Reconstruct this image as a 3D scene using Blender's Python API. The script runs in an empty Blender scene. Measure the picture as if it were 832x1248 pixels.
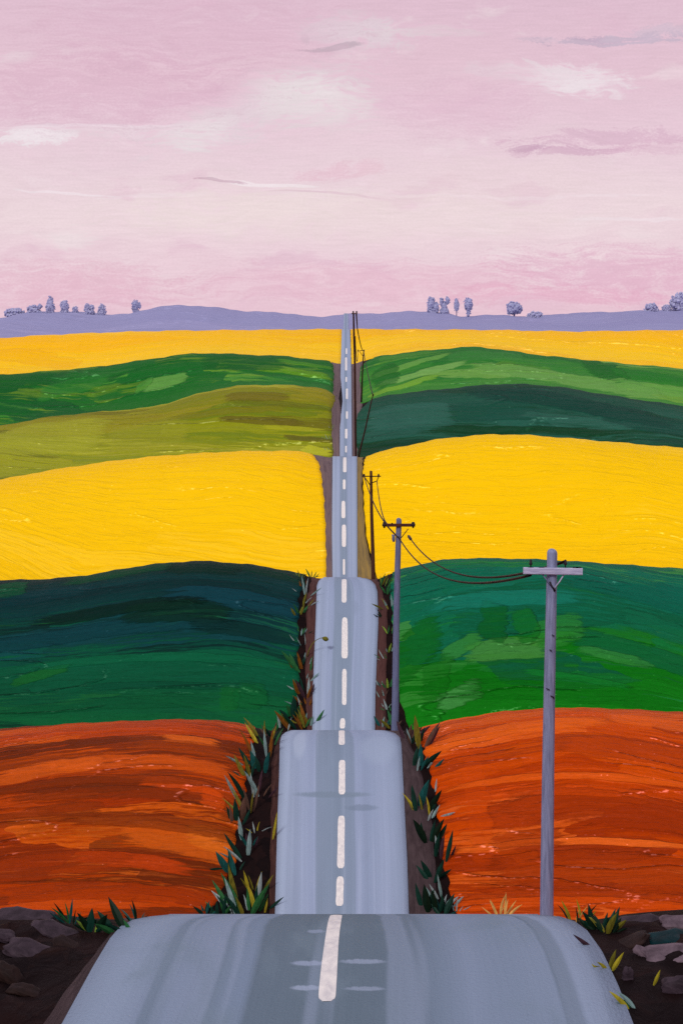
import bpy, math, random
import numpy as np

random.seed(7)
rng = np.random.RandomState(11)
S = bpy.context.scene
COL = S.collection
F = 2000.0            # focal length in pixels of an 832 x 1248 frame
CX, CY = 416.0, 400.0  # column and row of the level view direction
HZ = 62.0             # height of the eye above the lowest valley


def lin(c):
    return tuple(((v / 255) / 12.92 if v / 255 <= .04045 else ((v / 255 + .055) / 1.055) ** 2.4) for v in c)


def rgba(c):
    return lin(c) + (1.0,)


# ------------------------------------------------------------------ terrain
def pchip(xs, ys, q):
    """smooth curve through the points, gaussian-rounded"""
    xs = np.array(xs, float); ys = np.array(ys, float)
    g = np.arange(-1400, 2240, 3.0)
    v = np.interp(g, xs, ys)
    k = np.exp(-.5 * (np.arange(-9, 10) * 3.0 / 7.0) ** 2); k /= k.sum()
    v = np.convolve(np.pad(v, 9, mode='edge'), k, mode='valid')
    return np.interp(q, g, v)


CREST = {
 0: [(-600,1090),(0,1106),(60,1110),(110,1116),(150,1118),(220,1116),(425,1115),(660,1116),(715,1119),(740,1116),(770,1110),(832,1105),(1400,1090)],
 1: [(-600,905),(0,888),(100,881),(230,876),(290,880),(320,888),(345,890),(490,890),(508,887),(560,875),(620,866),(690,862),(760,864),(832,868),(1400,885)],
 2: [(-600,730),(0,707),(50,706),(100,702),(180,688),(240,683),(300,687),(350,695),(385,704),(462,705),(478,697),(500,690),(540,682),(570,680),(640,681),(700,684),(832,693),(1400,730)],
 3: [(-600,640),(0,585),(50,575),(100,567),(150,560),(200,555),(280,550),(350,549),(380,552),(397,557),(442,557),(455,553),(480,546),(510,540),(540,534),(600,529),(640,530),(680,533),(750,539),(832,546),(1400,620)],
 4: [(-600,560),(0,520),(60,508),(120,502),(180,497),(210,490),(240,480),(270,473),(300,469),(350,469),(400,473),(412,490),(432,490),(440,492),(450,488),(465,483),(490,479),(560,472),(600,468),(640,468),(680,471),(720,478),(770,486),(832,495),(1400,560)],
 5: [(-600,480),(0,457),(60,452),(120,447),(180,438),(220,432),(250,430),(300,432),(350,434),(400,440),(412,443),(432,443),(440,440),(460,434),(490,430),(540,425),(580,422),(610,426),(660,433),(720,439),(770,444),(832,449),(1400,480)],
 6: [(-600,420),(0,412),(60,408),(130,405),(200,403),(300,402),(416,401),(440,401),(600,402),(700,404),(760,403),(832,402),(1400,410)],
 7: [(-600,390),(0,388),(20,385),(45,379),(100,380),(130,383),(158,383),(180,376),(205,372),(230,371.5),(260,374),(300,379),(350,381),(370,384),(385,387),(405,384),(418,382),(425,382),(450,382),(500,379),(520,379),(548,382),(556,385),(561,388),(567,386),(580,383),(640,385),(652,387),(662,384),(700,381),(770,379),(832,376),(1400,384)],
}
DC = {0: 21.4, 1: 88.0, 2: 172.0, 3: 430.0, 4: 860.0, 5: 980.0, 6: 1100.0, 7: 2000.0}


def crest_fn(k):
    d = DC[k]; xs, ys = zip(*CREST[k])
    def fz(x):
        px = CX + F * x / d
        y = pchip(xs, ys, px) + .5 * np.sin(px * .11 + k) + .35 * np.sin(px * .27 + 2.1 * k)
        if k in (0,):
            y = pchip(xs, ys, px)
        return -(y - CY) * d / F
    return fz, (lambda x: fz(x) / d)


def const(z, s):
    return (lambda x: np.full_like(x, z)), (lambda x: np.full_like(x, s))


KEYS = []
for d, z, s in [(-80, -6.0, 0), (0, -6.55, -.02), (15.5, -6.93, -.045)]:
    KEYS.append((d,) + const(z, s))
KEYS.append((21.4,) + crest_fn(0))
KEYS.append((58,) + const(-29.0, .1))
KEYS.append((71,) + const(-(1115 - CY) * 71 / F, .27))
KEYS.append((88,) + crest_fn(1))
KEYS.append((132,) + const(-42.5, .1))
KEYS.append((148,) + const(-(889 - CY) * 148 / F, .42))
KEYS.append((172,) + crest_fn(2))
KEYS.append((330,) + const(-60.0, 0))
KEYS.append((370,) + const(-(704.5 - CY) * 370 / F, .4))
KEYS.append((430,) + crest_fn(3))
KEYS.append((660,) + const(-60.5, 0))
KEYS.append((740,) + const(-(557 - CY) * 740 / F, .14))
for k in (4, 5, 6):
    KEYS.append((DC[k],) + crest_fn(k))
KEYS.append((1400,) + const(-12, 0))
KEYS.append((1700,) + const(-2.6, .05))
KEYS.append((2000,) + crest_fn(7))
KEYS.append((3000,) + const(-30, -.02))
KEYS.append((8000,) + const(-60, 0))
KEYS.append((40000,) + const(-60, 0))
KD = np.array([k[0] for k in KEYS], float)


def T(x, d):
    """terrain height (relative to the eye) at world x and depth d"""
    x = np.asarray(x, float); d = np.asarray(d, float)
    x, d = np.broadcast_arrays(x, d)
    shp = x.shape; x = x.ravel(); d = d.ravel()
    out = np.zeros_like(x)
    idx = np.clip(np.searchsorted(KD, d, side='right') - 1, 0, len(KD) - 2)
    for i in np.unique(idx):
        m = idx == i
        xa = x[m]; da = d[m]
        d0, f0, s0 = KEYS[i]; d1, f1, s1 = KEYS[i + 1]
        L = d1 - d0; t = np.clip((da - d0) / L, 0, 1)
        z0, z1, m0, m1 = f0(xa), f1(xa), s0(xa) * L, s1(xa) * L
        out[m] = (2*t**3 - 3*t**2 + 1) * z0 + (t**3 - 2*t**2 + t) * m0 + (-2*t**3 + 3*t**2) * z1 + (t**3 - t**2) * m1
    return out.reshape(shp)


SEG = {0: (15.5, 21.4), 1: (71, 88), 2: (148, 172), 3: (370, 430), 4: (740, 1100), 5: (1700, 2000)}
ROWS = [-80, -50, -30, -15, -5, 3, 8, 12, 14]
for k in range(6):
    a, b = SEG[k]
    t = np.linspace(0, 1, {0: 60, 1: 70, 2: 60, 3: 60, 4: 110, 5: 30}[k])
    t = 1 - (1 - t) ** 1.5
    ROWS += list(a + (b - a) * t)
    if k < 5:
        n = SEG[k + 1][0]
        ROWS += list(b + (n - b) * np.linspace(0, 1, 26)[1:-1] ** 1.4)
ROWS += [DC[4], DC[5], 58, 132, 330, 660]
ROWS += list(np.linspace(2000, 3000, 14)[1:]) + [4000, 6000, 8000, 15000, 40000]
ROWS = np.unique(np.round(np.array(ROWS, float), 4))


def off(d):
    return .02 + np.maximum(d, 0) * .0006


def yrow(d, x=0.0):
    return CY - T(x, d) * F / d


# ------------------------------------------------------------------ road outline
ROADL = {
 0: [(1300,45),(1248,76),(1180,113),(1145,134),(1130,147),(1122,162),(1118,182),(1115.6,206)],
 1: [(1115,335),(1000,338),(950,340),(905,341),(897,343),(893,348),(890.8,354),(890,360)],
 2: [(889,380.4),(834,381.3),(757,384.6),(714.6,386),(709,388),(706,391),(705,394)],
 3: [(704.5,405),(650,404.3),(557,405)],
 4: [(557,414),(490,414.3),(450,415),(401,416.5)],
 5: [(403,418),(382,419)]}
ROADR = {
 0: [(1300,790),(1248,771),(1200,752),(1160,733),(1135,715),(1124,700),(1118,682),(1115.8,655)],
 1: [(1115,498),(1050,496),(950,491),(908,489),(899,487),(894,481),(891,471),(890,461)],
 2: [(889,456.7),(845,457.3),(757,460.8),(722,459.8),(713,457),(708,452),(705.6,446),(705,440)],
 3: [(704.5,435.5),(557,435)],
 4: [(557,429),(490,428.4),(450,428),(401,426.5)],
 5: [(403,424.5),(382,424)]}


def ytab(tab, y):
    t = sorted(tab); return np.interp(y, [a for a, b in t], [b for a, b in t])


_rd, _rl, _rr = [-80, 0], [-3.0, -3.0], [3.15, 3.1]
for k in range(6):
    a, b = SEG[k]
    for d in [r for r in ROWS if a - 1e-6 <= r <= b + 1e-6]:
        y = float(yrow(d))
        _rd.append(d); _rl.append((ytab(ROADL[k], y) - CX) * d / F); _rr.append((ytab(ROADR[k], y) - CX) * d / F)
    if k == 3:
        _rd.append(440); _rl.append(-2.2); _rr.append(2.5)
        _rd.append(470); _rl.append(-1.9); _rr.append(3.0)
_rd += [2100, 2600]; _rl += [2.4, 4]; _rr += [8, 9]
RD, RL, RR = map(np.array, (_rd, _rl, _rr))
roadL = lambda d: np.interp(d, RD, RL)
roadR = lambda d: np.interp(d, RD, RR)
roadC = lambda d: .5 * (roadL(d) + roadR(d))
ROADZ = np.array([float(T(roadC(r), r)) for r in ROWS])
roadz = lambda d: np.interp(d, ROWS, ROADZ) + .35 * off(np.asarray(d, float))


def depth_at(seg, y, x_of=None):
    """depth on stretch seg where the ground shows at row y"""
    a, b = SEG[seg]
    ds = np.linspace(a, b, 900)
    xs = roadC(ds) if x_of is None else x_of(ds)
    ys = CY - T(xs, ds) * F / ds
    i = int(np.argmin(np.abs(ys - y)))
    return float(ds[i])


# ------------------------------------------------------------------ node helper
class NB:
    def __init__(self, tree):
        self.t = tree; self.n = tree.nodes; self.l = tree.links

    def new(self, typ, **kw):
        nd = self.n.new(typ)
        for k, v in kw.items(): setattr(nd, k, v)
        return nd

    def put(self, sock, v):
        if hasattr(v, 'links') or isinstance(v, bpy.types.NodeSocket): self.l.new(v, sock)
        else: sock.default_value = v

    def m(self, op, a, b=0.0, c=None, clamp=False):
        nd = self.new('ShaderNodeMath', operation=op, use_clamp=clamp)
        self.put(nd.inputs[0], a); self.put(nd.inputs[1], b)
        if c is not None: self.put(nd.inputs[2], c)
        return nd.outputs[0]

    def vm(self, op, a, b=(0, 0, 0)):
        nd = self.new('ShaderNodeVectorMath', operation=op)
        self.put(nd.inputs[0], a); self.put(nd.inputs[1], b)
        return nd.outputs[0]

    def xyz(self, x, y, z=0.0):
        nd = self.new('ShaderNodeCombineXYZ')
        for s, v in zip(nd.inputs, (x, y, z)): self.put(s, v)
        return nd.outputs[0]

    def sep(self, v):
        nd = self.new('ShaderNodeSeparateXYZ'); self.put(nd.inputs[0], v)
        return nd.outputs

    def noise(self, vec, scale=1.0, detail=2.0, rough=.5, dist=0.0, color=False):
        nd = self.new('ShaderNodeTexNoise'); self.put(nd.inputs['Vector'], vec)
        nd.inputs['Scale'].default_value = scale; nd.inputs['Detail'].default_value = detail
        nd.inputs['Roughness'].default_value = rough; nd.inputs['Distortion'].default_value = dist
        return nd.outputs['Color' if color else 'Fac']

    def voro(self, vec, feature='F1', scale=1.0, rnd=1.0):
        nd = self.new('ShaderNodeTexVoronoi', feature=feature, voronoi_dimensions='2D')
        self.put(nd.inputs['Vector'], vec); nd.inputs['Scale'].default_value = scale
        nd.inputs['Randomness'].default_value = rnd
        return nd.outputs

    def ramp(self, fac, stops, interp='LINEAR'):
        nd = self.new('ShaderNodeValToRGB'); self.put(nd.inputs[0], fac)
        cr = nd.color_ramp; cr.interpolation = interp
        while len(cr.elements) < len(stops): cr.elements.new(.5)
        assert len(stops) <= 32
        for e, (p, c) in zip(cr.elements, stops):
            e.position = p; e.color = c if len(c) == 4 else tuple(c) + (1,)
        return nd.outputs[0]

    def mix(self, f, a, b, blend='MIX'):
        nd = self.new('ShaderNodeMix', data_type='RGBA', blend_type=blend)
        self.put(nd.inputs[0], f); self.put(nd.inputs[6], a); self.put(nd.inputs[7], b)
        return nd.outputs[2]

    def step(self, x, a, b):
        nd = self.new('ShaderNodeMapRange', interpolation_type='SMOOTHSTEP')
        self.put(nd.inputs[0], x); nd.inputs[1].default_value = a; nd.inputs[2].default_value = b
        return nd.outputs[0]


def material(name):
    m = bpy.data.materials.new(name); m.use_nodes = True
    b = m.node_tree.nodes['Principled BSDF']
    return m, NB(m.node_tree), b


def finish(nb, b, color, rough, height=None, dist=.02, spec=.35, strength=1.0):
    nb.put(b.inputs['Base Color'], color); nb.put(b.inputs['Roughness'], rough)
    b.inputs['Specular IOR Level'].default_value = spec
    if height is not None:
        bp = nb.new('ShaderNodeBump'); nb.put(bp.inputs['Height'], height)
        bp.inputs['Distance'].default_value = dist; bp.inputs['Strength'].default_value = strength
        nb.l.new(bp.outputs[0], b.inputs['Normal'])


def brush_mat(name, stops, top, cell=(.45, 3.0), kr=.35, kr2=.2, kb=.12, px=.044, alts=(), rough=.55, seed=0.0,
              ridge=1.0, bow=0.0, warp=.5, grain=1.0, spec=.02, lips=1.0, strokes=(), mid=0.0, thick=1.0):
    """a worked surface laid down in long sweeps. stops: colour along the slope (0 foot .. 1 crest); top: length of the slope
    in hundreds of px; px: size of a hundredth of that in metres; alts: (colour, threshold, strength) of patches of another mix."""
    m, nb, b = material(name)
    uv = nb.new('ShaderNodeTexCoord').outputs['UV']
    u, v, _ = nb.sep(uv)
    n1 = nb.noise(nb.vm('MULTIPLY', uv, (.5, .75, 1)), 1.0, 1.0, .5, 0, True)
    w = nb.vm('MULTIPLY', nb.vm('SUBTRACT', n1, (.5, .5, .5)), (warp * 1.6, warp, 0))
    n2 = nb.noise(nb.vm('MULTIPLY', uv, (2.6, 9.0, 1)), 1.0, 2.0, .6, 0, True)
    w2 = nb.vm('MULTIPLY', nb.vm('SUBTRACT', n2, (.5, .5, .5)), (.5, .045, 0))
    uo = nb.m('SUBTRACT', u, mid)
    vb = nb.m('MULTIPLY_ADD', nb.m('MULTIPLY', uo, uo), bow, v)
    P = nb.vm('ADD', nb.vm('ADD', nb.xyz(u, vb, 0), w), w2)
    def dabs(sx, sy, ox, oy, metric):
        mp = nb.vm('ADD', nb.vm('MULTIPLY', P, (sx, sy, 0)), (ox, oy, 0))
        nd = nb.new('ShaderNodeTexVoronoi', feature='F1', voronoi_dimensions='2D', distance=metric)
        nb.put(nd.inputs['Vector'], mp); nd.inputs['Scale'].default_value = 1
        return nb.sep(nd.outputs['Color'])
    ra = dabs(cell[0], cell[1], seed * 3.1, seed, 'EUCLIDEAN')
    rb = dabs(cell[0] * 2.0, cell[1] * 2.3, seed * 1.7 + 9, 5.5, 'CHEBYCHEV')
    r1, r2 = ra[0], rb[1]
    br = nb.noise(nb.vm('ADD', nb.vm('MULTIPLY', P, (1.3, 40.0, 0)), (0, 0, seed)), 1.0, 3.0, .65)
    gr = nb.noise(nb.vm('MULTIPLY', uv, (14.0, 46.0, 0)), 1.0, 2.0, .6)
    brc = nb.m('SUBTRACT', br, .5)
    t = nb.m('MULTIPLY_ADD', v, 1.0 / top, -.5 * (kr + kr2))
    t = nb.m('MULTIPLY_ADD', r1, kr, t)
    t = nb.m('MULTIPLY_ADD', r2, kr2, t)
    t = nb.m('MULTIPLY_ADD', brc, kb * 2, t)
    col = nb.ramp(t, [(p, rgba(c)) for p, c in stops])
    srcs = [rb[2], ra[2], rb[0], ra[1]]
    for i, (c, lo, st) in enumerate(alts):
        f = nb.m('MULTIPLY_ADD', brc, 1.1, srcs[i])
        nd = nb.new('ShaderNodeMapRange'); nb.put(nd.inputs[0], f)
        nd.inputs[1].default_value = lo; nd.inputs[2].default_value = lo + .10; nd.inputs[4].default_value = st
        col = nb.mix(nd.outputs[0], col, rgba(c))
    hs = None
    if strokes:
        base = nb.vm('ADD', nb.xyz(u, vb, 0), nb.vm('MULTIPLY', w2, (.35, .6, 0)))
        ragn = nb.m('MULTIPLY_ADD', brc, 4.2, nb.m('MULTIPLY_ADD', gr, .8, -.4))
        for (su, sv, a, b_, rot, c, st) in strokes:
            mp = nb.new('ShaderNodeMapping', vector_type='TEXTURE'); nb.put(mp.inputs['Vector'], base)
            mp.inputs['Location'].default_value = (su, sv + (su - mid) ** 2 * bow, 0); mp.inputs['Rotation'].default_value = (0, 0, rot); mp.inputs['Scale'].default_value = (a, b_, 1)
            sq = nb.vm('MULTIPLY', mp.outputs[0], mp.outputs[0])
            dt = nb.new('ShaderNodeVectorMath', operation='DOT_PRODUCT'); nb.put(dt.inputs[0], sq); nb.put(dt.inputs[1], sq)
            mr = nb.new('ShaderNodeMapRange'); nb.put(mr.inputs[0], nb.m('ADD', dt.outputs['Value'], ragn))
            mr.inputs[1].default_value = 1.35; mr.inputs[2].default_value = .75; mr.inputs[4].default_value = st
            col = nb.mix(mr.outputs[0], col, rgba(c))
            hs = mr.outputs[0] if hs is None else nb.m('ADD', hs, mr.outputs[0])
    h = nb.m('MULTIPLY_ADD', r1, .5 * ridge, nb.m('MULTIPLY', r2, .4 * ridge))
    h = nb.m('MULTIPLY_ADD', br, .8, h)
    h = nb.m('MULTIPLY_ADD', gr, .3 * grain, h)
    if hs is not None: h = nb.m('MULTIPLY_ADD', hs, .5, h)
    VAL = nb.m('MULTIPLY_ADD', nb.m('MULTIPLY_ADD', gr, .5, br), .42 * grain, 1.0 - .315 * grain)
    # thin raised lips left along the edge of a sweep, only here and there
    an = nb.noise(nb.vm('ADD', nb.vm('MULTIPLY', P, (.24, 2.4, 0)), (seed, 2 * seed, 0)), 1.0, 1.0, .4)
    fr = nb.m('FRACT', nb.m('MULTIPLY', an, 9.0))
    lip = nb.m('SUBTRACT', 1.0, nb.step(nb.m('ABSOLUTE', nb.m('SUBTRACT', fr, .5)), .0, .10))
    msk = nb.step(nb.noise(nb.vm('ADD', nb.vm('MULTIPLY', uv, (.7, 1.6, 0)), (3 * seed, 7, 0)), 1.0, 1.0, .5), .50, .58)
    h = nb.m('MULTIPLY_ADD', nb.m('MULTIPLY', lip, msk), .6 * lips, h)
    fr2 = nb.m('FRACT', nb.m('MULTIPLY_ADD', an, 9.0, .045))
    lip_glint = nb.m('SUBTRACT', 1.0, nb.step(nb.m('ABSOLUTE', nb.m('SUBTRACT', fr2, .5)), .0, .05))
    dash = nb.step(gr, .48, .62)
    VAL = nb.m('MULTIPLY_ADD', nb.m('MULTIPLY', nb.m('MULTIPLY', lip_glint, msk), dash), 1.5 * lips, VAL)  # highlight along the lips, painted into the colour as broken pale lines
    glint_specks = nb.step(nb.noise(nb.vm('MULTIPLY', uv, (20.0, 42.0, 0)), 1.0, 1.0, .5), .70, .76)
    VAL = nb.m('MULTIPLY_ADD', nb.m('MULTIPLY', glint_specks, nb.step(br, .5, .62)), .9 * lips, VAL)  # fine glints off the ridges, brightened in the colour itself
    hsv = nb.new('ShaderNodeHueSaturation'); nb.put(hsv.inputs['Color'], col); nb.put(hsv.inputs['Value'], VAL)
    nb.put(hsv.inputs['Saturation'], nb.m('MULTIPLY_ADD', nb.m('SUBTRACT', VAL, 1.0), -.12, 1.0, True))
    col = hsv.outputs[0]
    rw = nb.m('SINE', nb.m('MULTIPLY_ADD', v, 2 * math.pi * 13.5, nb.m('MULTIPLY', gr, 3.0)))
    h = nb.m('MULTIPLY_ADD', rw, .065, h)
    finish(nb, b, col, rough, h, px * 3.4 * thick, spec, 1.0)
    return m


# ------------------------------------------------------------------ mesh helpers
def mesh_obj(name, verts, faces, mat=None, uvs=None, smooth=True, parent=None, mats=None, fmat=None):
    me = bpy.data.meshes.new(name)
    v = [tuple(map(float, p)) for p in verts]
    me.from_pydata(v, [], [tuple(map(int, f)) for f in faces])
    if uvs is not None:
        ul = me.uv_layers.new(name='UVMap')
        li = np.zeros(len(me.loops), np.int32); me.loops.foreach_get('vertex_index', li)
        ul.data.foreach_set('uv', np.asarray(uvs, np.float32)[li].ravel())
    if smooth: me.polygons.foreach_set('use_smooth', np.ones(len(me.polygons), bool))
    for mm in (mats or ([mat] if mat else [])): me.materials.append(mm)
    if fmat is not None: me.polygons.foreach_set('material_index', np.asarray(fmat, np.int32))
    me.update()
    o = bpy.data.objects.new(name, me); COL.objects.link(o)
    if parent: o.parent = parent
    return o


def tag(o, label=None, cat=None, group=None, kind=None):
    if label: o['label'] = label
    if cat: o['category'] = cat
    if group: o['group'] = group
    if kind: o['kind'] = kind
    return o


def empty(name, loc):
    o = bpy.data.objects.new(name, None); COL.objects.link(o); o.location = loc; o.empty_display_size = .3
    return o


def W(x, d, z):
    return (x, d, z + HZ)


def grid_faces(nr, nc, base=0):
    return [(base + r*nc + c, base + r*nc + c + 1, base + (r+1)*nc + c + 1, base + (r+1)*nc + c) for r in range(nr - 1) for c in range(nc - 1)]


def sheet(name, rows, X, Z, UV, mat, skirt):
    """grid of rows x columns with a skirt of the given depth all round, so that it is a body and not a film"""
    nr, nc = X.shape
    verts = [W(X[r, c], rows[r], Z[r, c]) for r in range(nr) for c in range(nc)]
    uvs = [tuple(UV[r, c]) for r in range(nr) for c in range(nc)]
    faces = grid_faces(nr, nc)
    loop = [(0, c) for c in range(nc)] + [(r, nc-1) for r in range(1, nr)] + [(nr-1, c) for c in range(nc-2, -1, -1)] + [(r, 0) for r in range(nr-2, 0, -1)]
    n0 = len(verts)
    for r, c in loop:
        verts.append(W(X[r, c], rows[r], Z[r, c] - skirt(rows[r]))); uvs.append(tuple(UV[r, c]))
    n = len(loop)
    for i in range(n):
        a, b = loop[i], loop[(i+1) % n]
        faces.append((a[0]*nc + a[1], n0 + i, n0 + (i+1) % n, b[0]*nc + b[1]))
    return mesh_obj(name, verts, faces, mat, uvs)


# ------------------------------------------------------------------ materials of the setting
def soil_mat():
    m, nb, b = material('soil')
    P = nb.new('ShaderNodeTexCoord').outputs['Object']
    x, y, z = nb.sep(P)
    # the banks are worked in clods whose size is given by the distance along the road (ploughed coarser further out)
    n1 = nb.noise(nb.xyz(x, nb.m('MULTIPLY', y, .55), z), .9, 3, .55, .8)
    n2 = nb.noise(nb.xyz(nb.m('MULTIPLY', x, 1.0), nb.m('MULTIPLY', y, .5), 4.0), 3.4, 4, .6, .6)
    vor = nb.voro(nb.vm('ADD', nb.xyz(nb.m('MULTIPLY', x, .9), nb.m('MULTIPLY', y, .8), 0), nb.vm('MULTIPLY', nb.noise(P, 1.3, 2, .5, 0, True), (1.4, 1.2, 0))), 'F1', 1.6)
    r = nb.sep(vor['Color'])[0]
    col = nb.ramp(nb.m('ADD', nb.m('MULTIPLY', n1, .7), nb.m('MULTIPLY', r, .35)),
                  [(.2, rgba((13, 8, 11))), (.45, rgba((22, 14, 15))), (.6, rgba((31, 18, 18))), (.72, rgba((20, 13, 15))), (.9, rgba((40, 28, 31)))])
    col = nb.mix(nb.m('MULTIPLY', nb.step(n2, .58, .75), .5), col, rgba((41, 24, 20)))
    h = nb.m('ADD', nb.m('MULTIPLY', n2, .7), nb.m('MULTIPLY', r, .6))
    finish(nb, b, col, .7, h, .16, .03, 1.0)
    return m


def strip_mat(name, c1, c2, c3, sc=1.0):
    m, nb, b = material(name)
    u, v, _ = nb.sep(nb.new('ShaderNodeTexCoord').outputs['UV'])
    n = nb.noise(nb.xyz(nb.m('MULTIPLY', u, 5.0), nb.m('MULTIPLY', v, 2.2 * sc), 1), 1, 4, .6, .6)
    br = nb.noise(nb.xyz(nb.m('MULTIPLY', u, 26.0), nb.m('MULTIPLY', v, 1.5 * sc), 4), 1, 3, .6)
    col = nb.ramp(nb.m('ADD', nb.m('MULTIPLY', n, .75), nb.m('MULTIPLY', br, .25)), [(.3, rgba(c1)), (.5, rgba(c2)), (.72, rgba(c3))])
    finish(nb, b, col, .6, nb.m('ADD', n, nb.m('MULTIPLY', br, .5)), .04, .03, .8)
    return m


def road_mat():
    m, nb, b = material('worn_asphalt')
    u, v, _ = nb.sep(nb.new('ShaderNodeTexCoord').outputs['UV'])
    wn = nb.noise(nb.xyz(nb.m('MULTIPLY', u, 1.2), nb.m('MULTIPLY', v, .35), 0), 1, 2, .5)
    uu = nb.m('ADD', u, nb.m('MULTIPLY', nb.m('SUBTRACT', wn, .5), .14))
    st = nb.noise(nb.xyz(nb.m('MULTIPLY', uu, 9.0), nb.m('MULTIPLY', v, .22), 2), 1, 3, .55)
    st2 = nb.noise(nb.xyz(nb.m('MULTIPLY', uu, 38.0), nb.m('MULTIPLY', v, .5), 5), 1, 3, .6)
    cl = nb.noise(nb.xyz(nb.m('MULTIPLY', u, 2.2), nb.m('MULTIPLY', v, 1.1), 7), 1, 4, .6, .5)
    gr = nb.noise(nb.xyz(nb.m('MULTIPLY', u, 70.0), nb.m('MULTIPLY', v, 60.0), 9), 1, 2, .7)
    g = lambda x: rgba((x[0] * .95, x[1] * .99, x[2] * .985))
    lane = nb.ramp(nb.m('ADD', nb.m('MULTIPLY', uu, .5), .5),
                   [(0, g((150, 159, 186))), (.05, g((164, 173, 200))), (.14, g((152, 161, 188))), (.20, g((160, 169, 198))), (.295, g((154, 163, 193))), (.315, g((139, 150, 174))), (.48, g((134, 146, 169))),
                    (.60, g((139, 150, 175))), (.615, g((154, 163, 193))), (.72, g((149, 159, 188))), (.84, g((158, 167, 196))), (1, g((147, 157, 184)))])
    f = nb.m('ADD', nb.m('MULTIPLY', st, .55), nb.m('ADD', nb.m('MULTIPLY', cl, .3), nb.m('MULTIPLY', st2, .25)))
    hs = nb.new('ShaderNodeHueSaturation'); nb.put(hs.inputs['Color'], lane)
    nb.put(hs.inputs['Value'], nb.m('ADD', .72, nb.m('MULTIPLY', f, .5)))
    col = nb.mix(nb.m('MULTIPLY', nb.step(st, .57, .66), .22), hs.outputs[0], g((182, 188, 214)))
    col = nb.mix(nb.m('MULTIPLY', nb.step(cl, .6, .72), .35), col, g((118, 130, 152)))
    col = nb.mix(nb.m('MULTIPLY', nb.step(st2, .62, .75), .15), col, g((120, 128, 156)))
    # the nearest stretch takes a darker tone, in wider bands
    nearv = nb.step(nb.m('ADD', v, nb.m('MULTIPLY', gr, .02)), V0, V0 - .05)
    wide = nb.noise(nb.xyz(nb.m('MULTIPLY', uu, 5.5), nb.m('MULTIPLY', v, .16), 12), 1, 2, .5)
    u2 = nb.m('MULTIPLY_ADD', nb.m('SUBTRACT', wide, .5), .06, nb.m('MULTIPLY_ADD', u, .5, .5))
    L_, D_, M_ = g((134, 145, 170)), g((103, 116, 133)), g((117, 130, 151))
    dark = nb.ramp(u2, [(0, L_), (.075, g((143, 154, 179))), (.12, L_), (.13, M_), (.165, M_), (.175, L_), (.235, g((138, 148, 173))), (.25, M_), (.30, g((126, 139, 164))), (.312, D_), (.47, g((101, 115, 130))), (.60, D_), (.64, D_), (.655, M_), (.72, L_),
                         (.80, g((128, 140, 164))), (.885, L_), (.893, g((82, 97, 111))), (.925, g((86, 101, 116))), (.933, L_), (1, g((138, 148, 172)))])
    dark = nb.mix(nb.m('MULTIPLY', nb.step(wide, .54, .62), .45), dark, g((156, 165, 192)))
    dark = nb.mix(nb.m('MULTIPLY', nb.step(cl, .5, .68), .5), dark, g((120, 134, 150)))
    col = nb.mix(nb.m('MULTIPLY', nearv, .9), col, dark)
    bq = nb.vm('ADD', nb.xyz(u, v, 0), nb.vm('MULTIPLY', nb.xyz(nb.m('SUBTRACT', cl, .5), nb.m('SUBTRACT', st2, .5), 0), (.10, .03, 0)))
    for (k, px, py, a, b_, c, stn) in [(1, 405, 969, 46, 4, (128, 140, 160), .8), (1, 440, 985, 20, 4, (120, 132, 154), .6), (0, 378, 1175, 22, 3.2, (164, 172, 200), .7), (0, 376, 1205, 20, 3.2, (166, 174, 200), .75), (0, 388, 1136, 12, 2.2, (160, 168, 196), .6),
                                       (0, 440, 1173, 26, 3.0, (160, 168, 194), .7), (0, 446, 1206, 24, 2.6, (160, 168, 194), .6), (2, 424, 741, 14, 10, (140, 150, 176), .5), (1, 365, 905, 8, 12, (178, 186, 210), .6), (1, 460, 912, 22, 14, (166, 176, 202), .5)]:
        d = depth_at(k, py); d2 = depth_at(k, py - b_); w = (roadR(d) - roadL(d)) / 2
        mp = nb.new('ShaderNodeMapping', vector_type='TEXTURE'); nb.put(mp.inputs['Vector'], bq)
        v_ = float(np.interp(d, rr, vv))
        mp.inputs['Location'].default_value = (((px - CX) * d / F - roadC(d)) / w, v_, 0); mp.inputs['Scale'].default_value = (a * d / F / w, max(.015, abs(float(np.interp(d2, rr, vv)) - v_)), 1)
        dt = nb.new('ShaderNodeVectorMath', operation='DOT_PRODUCT'); nb.put(dt.inputs[0], mp.outputs[0]); nb.put(dt.inputs[1], mp.outputs[0])
        mr = nb.new('ShaderNodeMapRange'); nb.put(mr.inputs[0], nb.m('ADD', dt.outputs['Value'], nb.m('SUBTRACT', st2, .5)))
        mr.inputs[1].default_value = 1.3; mr.inputs[2].default_value = .5; mr.inputs[4].default_value = stn
        col = nb.mix(mr.outputs[0], col, g(c))
    h = nb.m('ADD', nb.m('MULTIPLY', st2, .5), nb.m('ADD', nb.m('MULTIPLY', gr, .5), nb.m('MULTIPLY', st, .3)))
    finish(nb, b, col, .65, h, .03, .03, .8)
    return m


def plain_mat(name, c, c2=None, rough=.5, sc=3.0, stretch=(1, 1, 1), bump=.01, spec=.06):
    m, nb, b = material(name)
    P = nb.vm('MULTIPLY', nb.new('ShaderNodeTexCoord').outputs['Object'], stretch)
    n = nb.noise(P, sc, 4, .6, .3)
    c2 = c2 or tuple(int(v * .72) for v in c)
    finish(nb, b, nb.ramp(n, [(.3, rgba(c2)), (.62, rgba(c))]), rough, n, bump, spec, .6)
    return m


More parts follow.
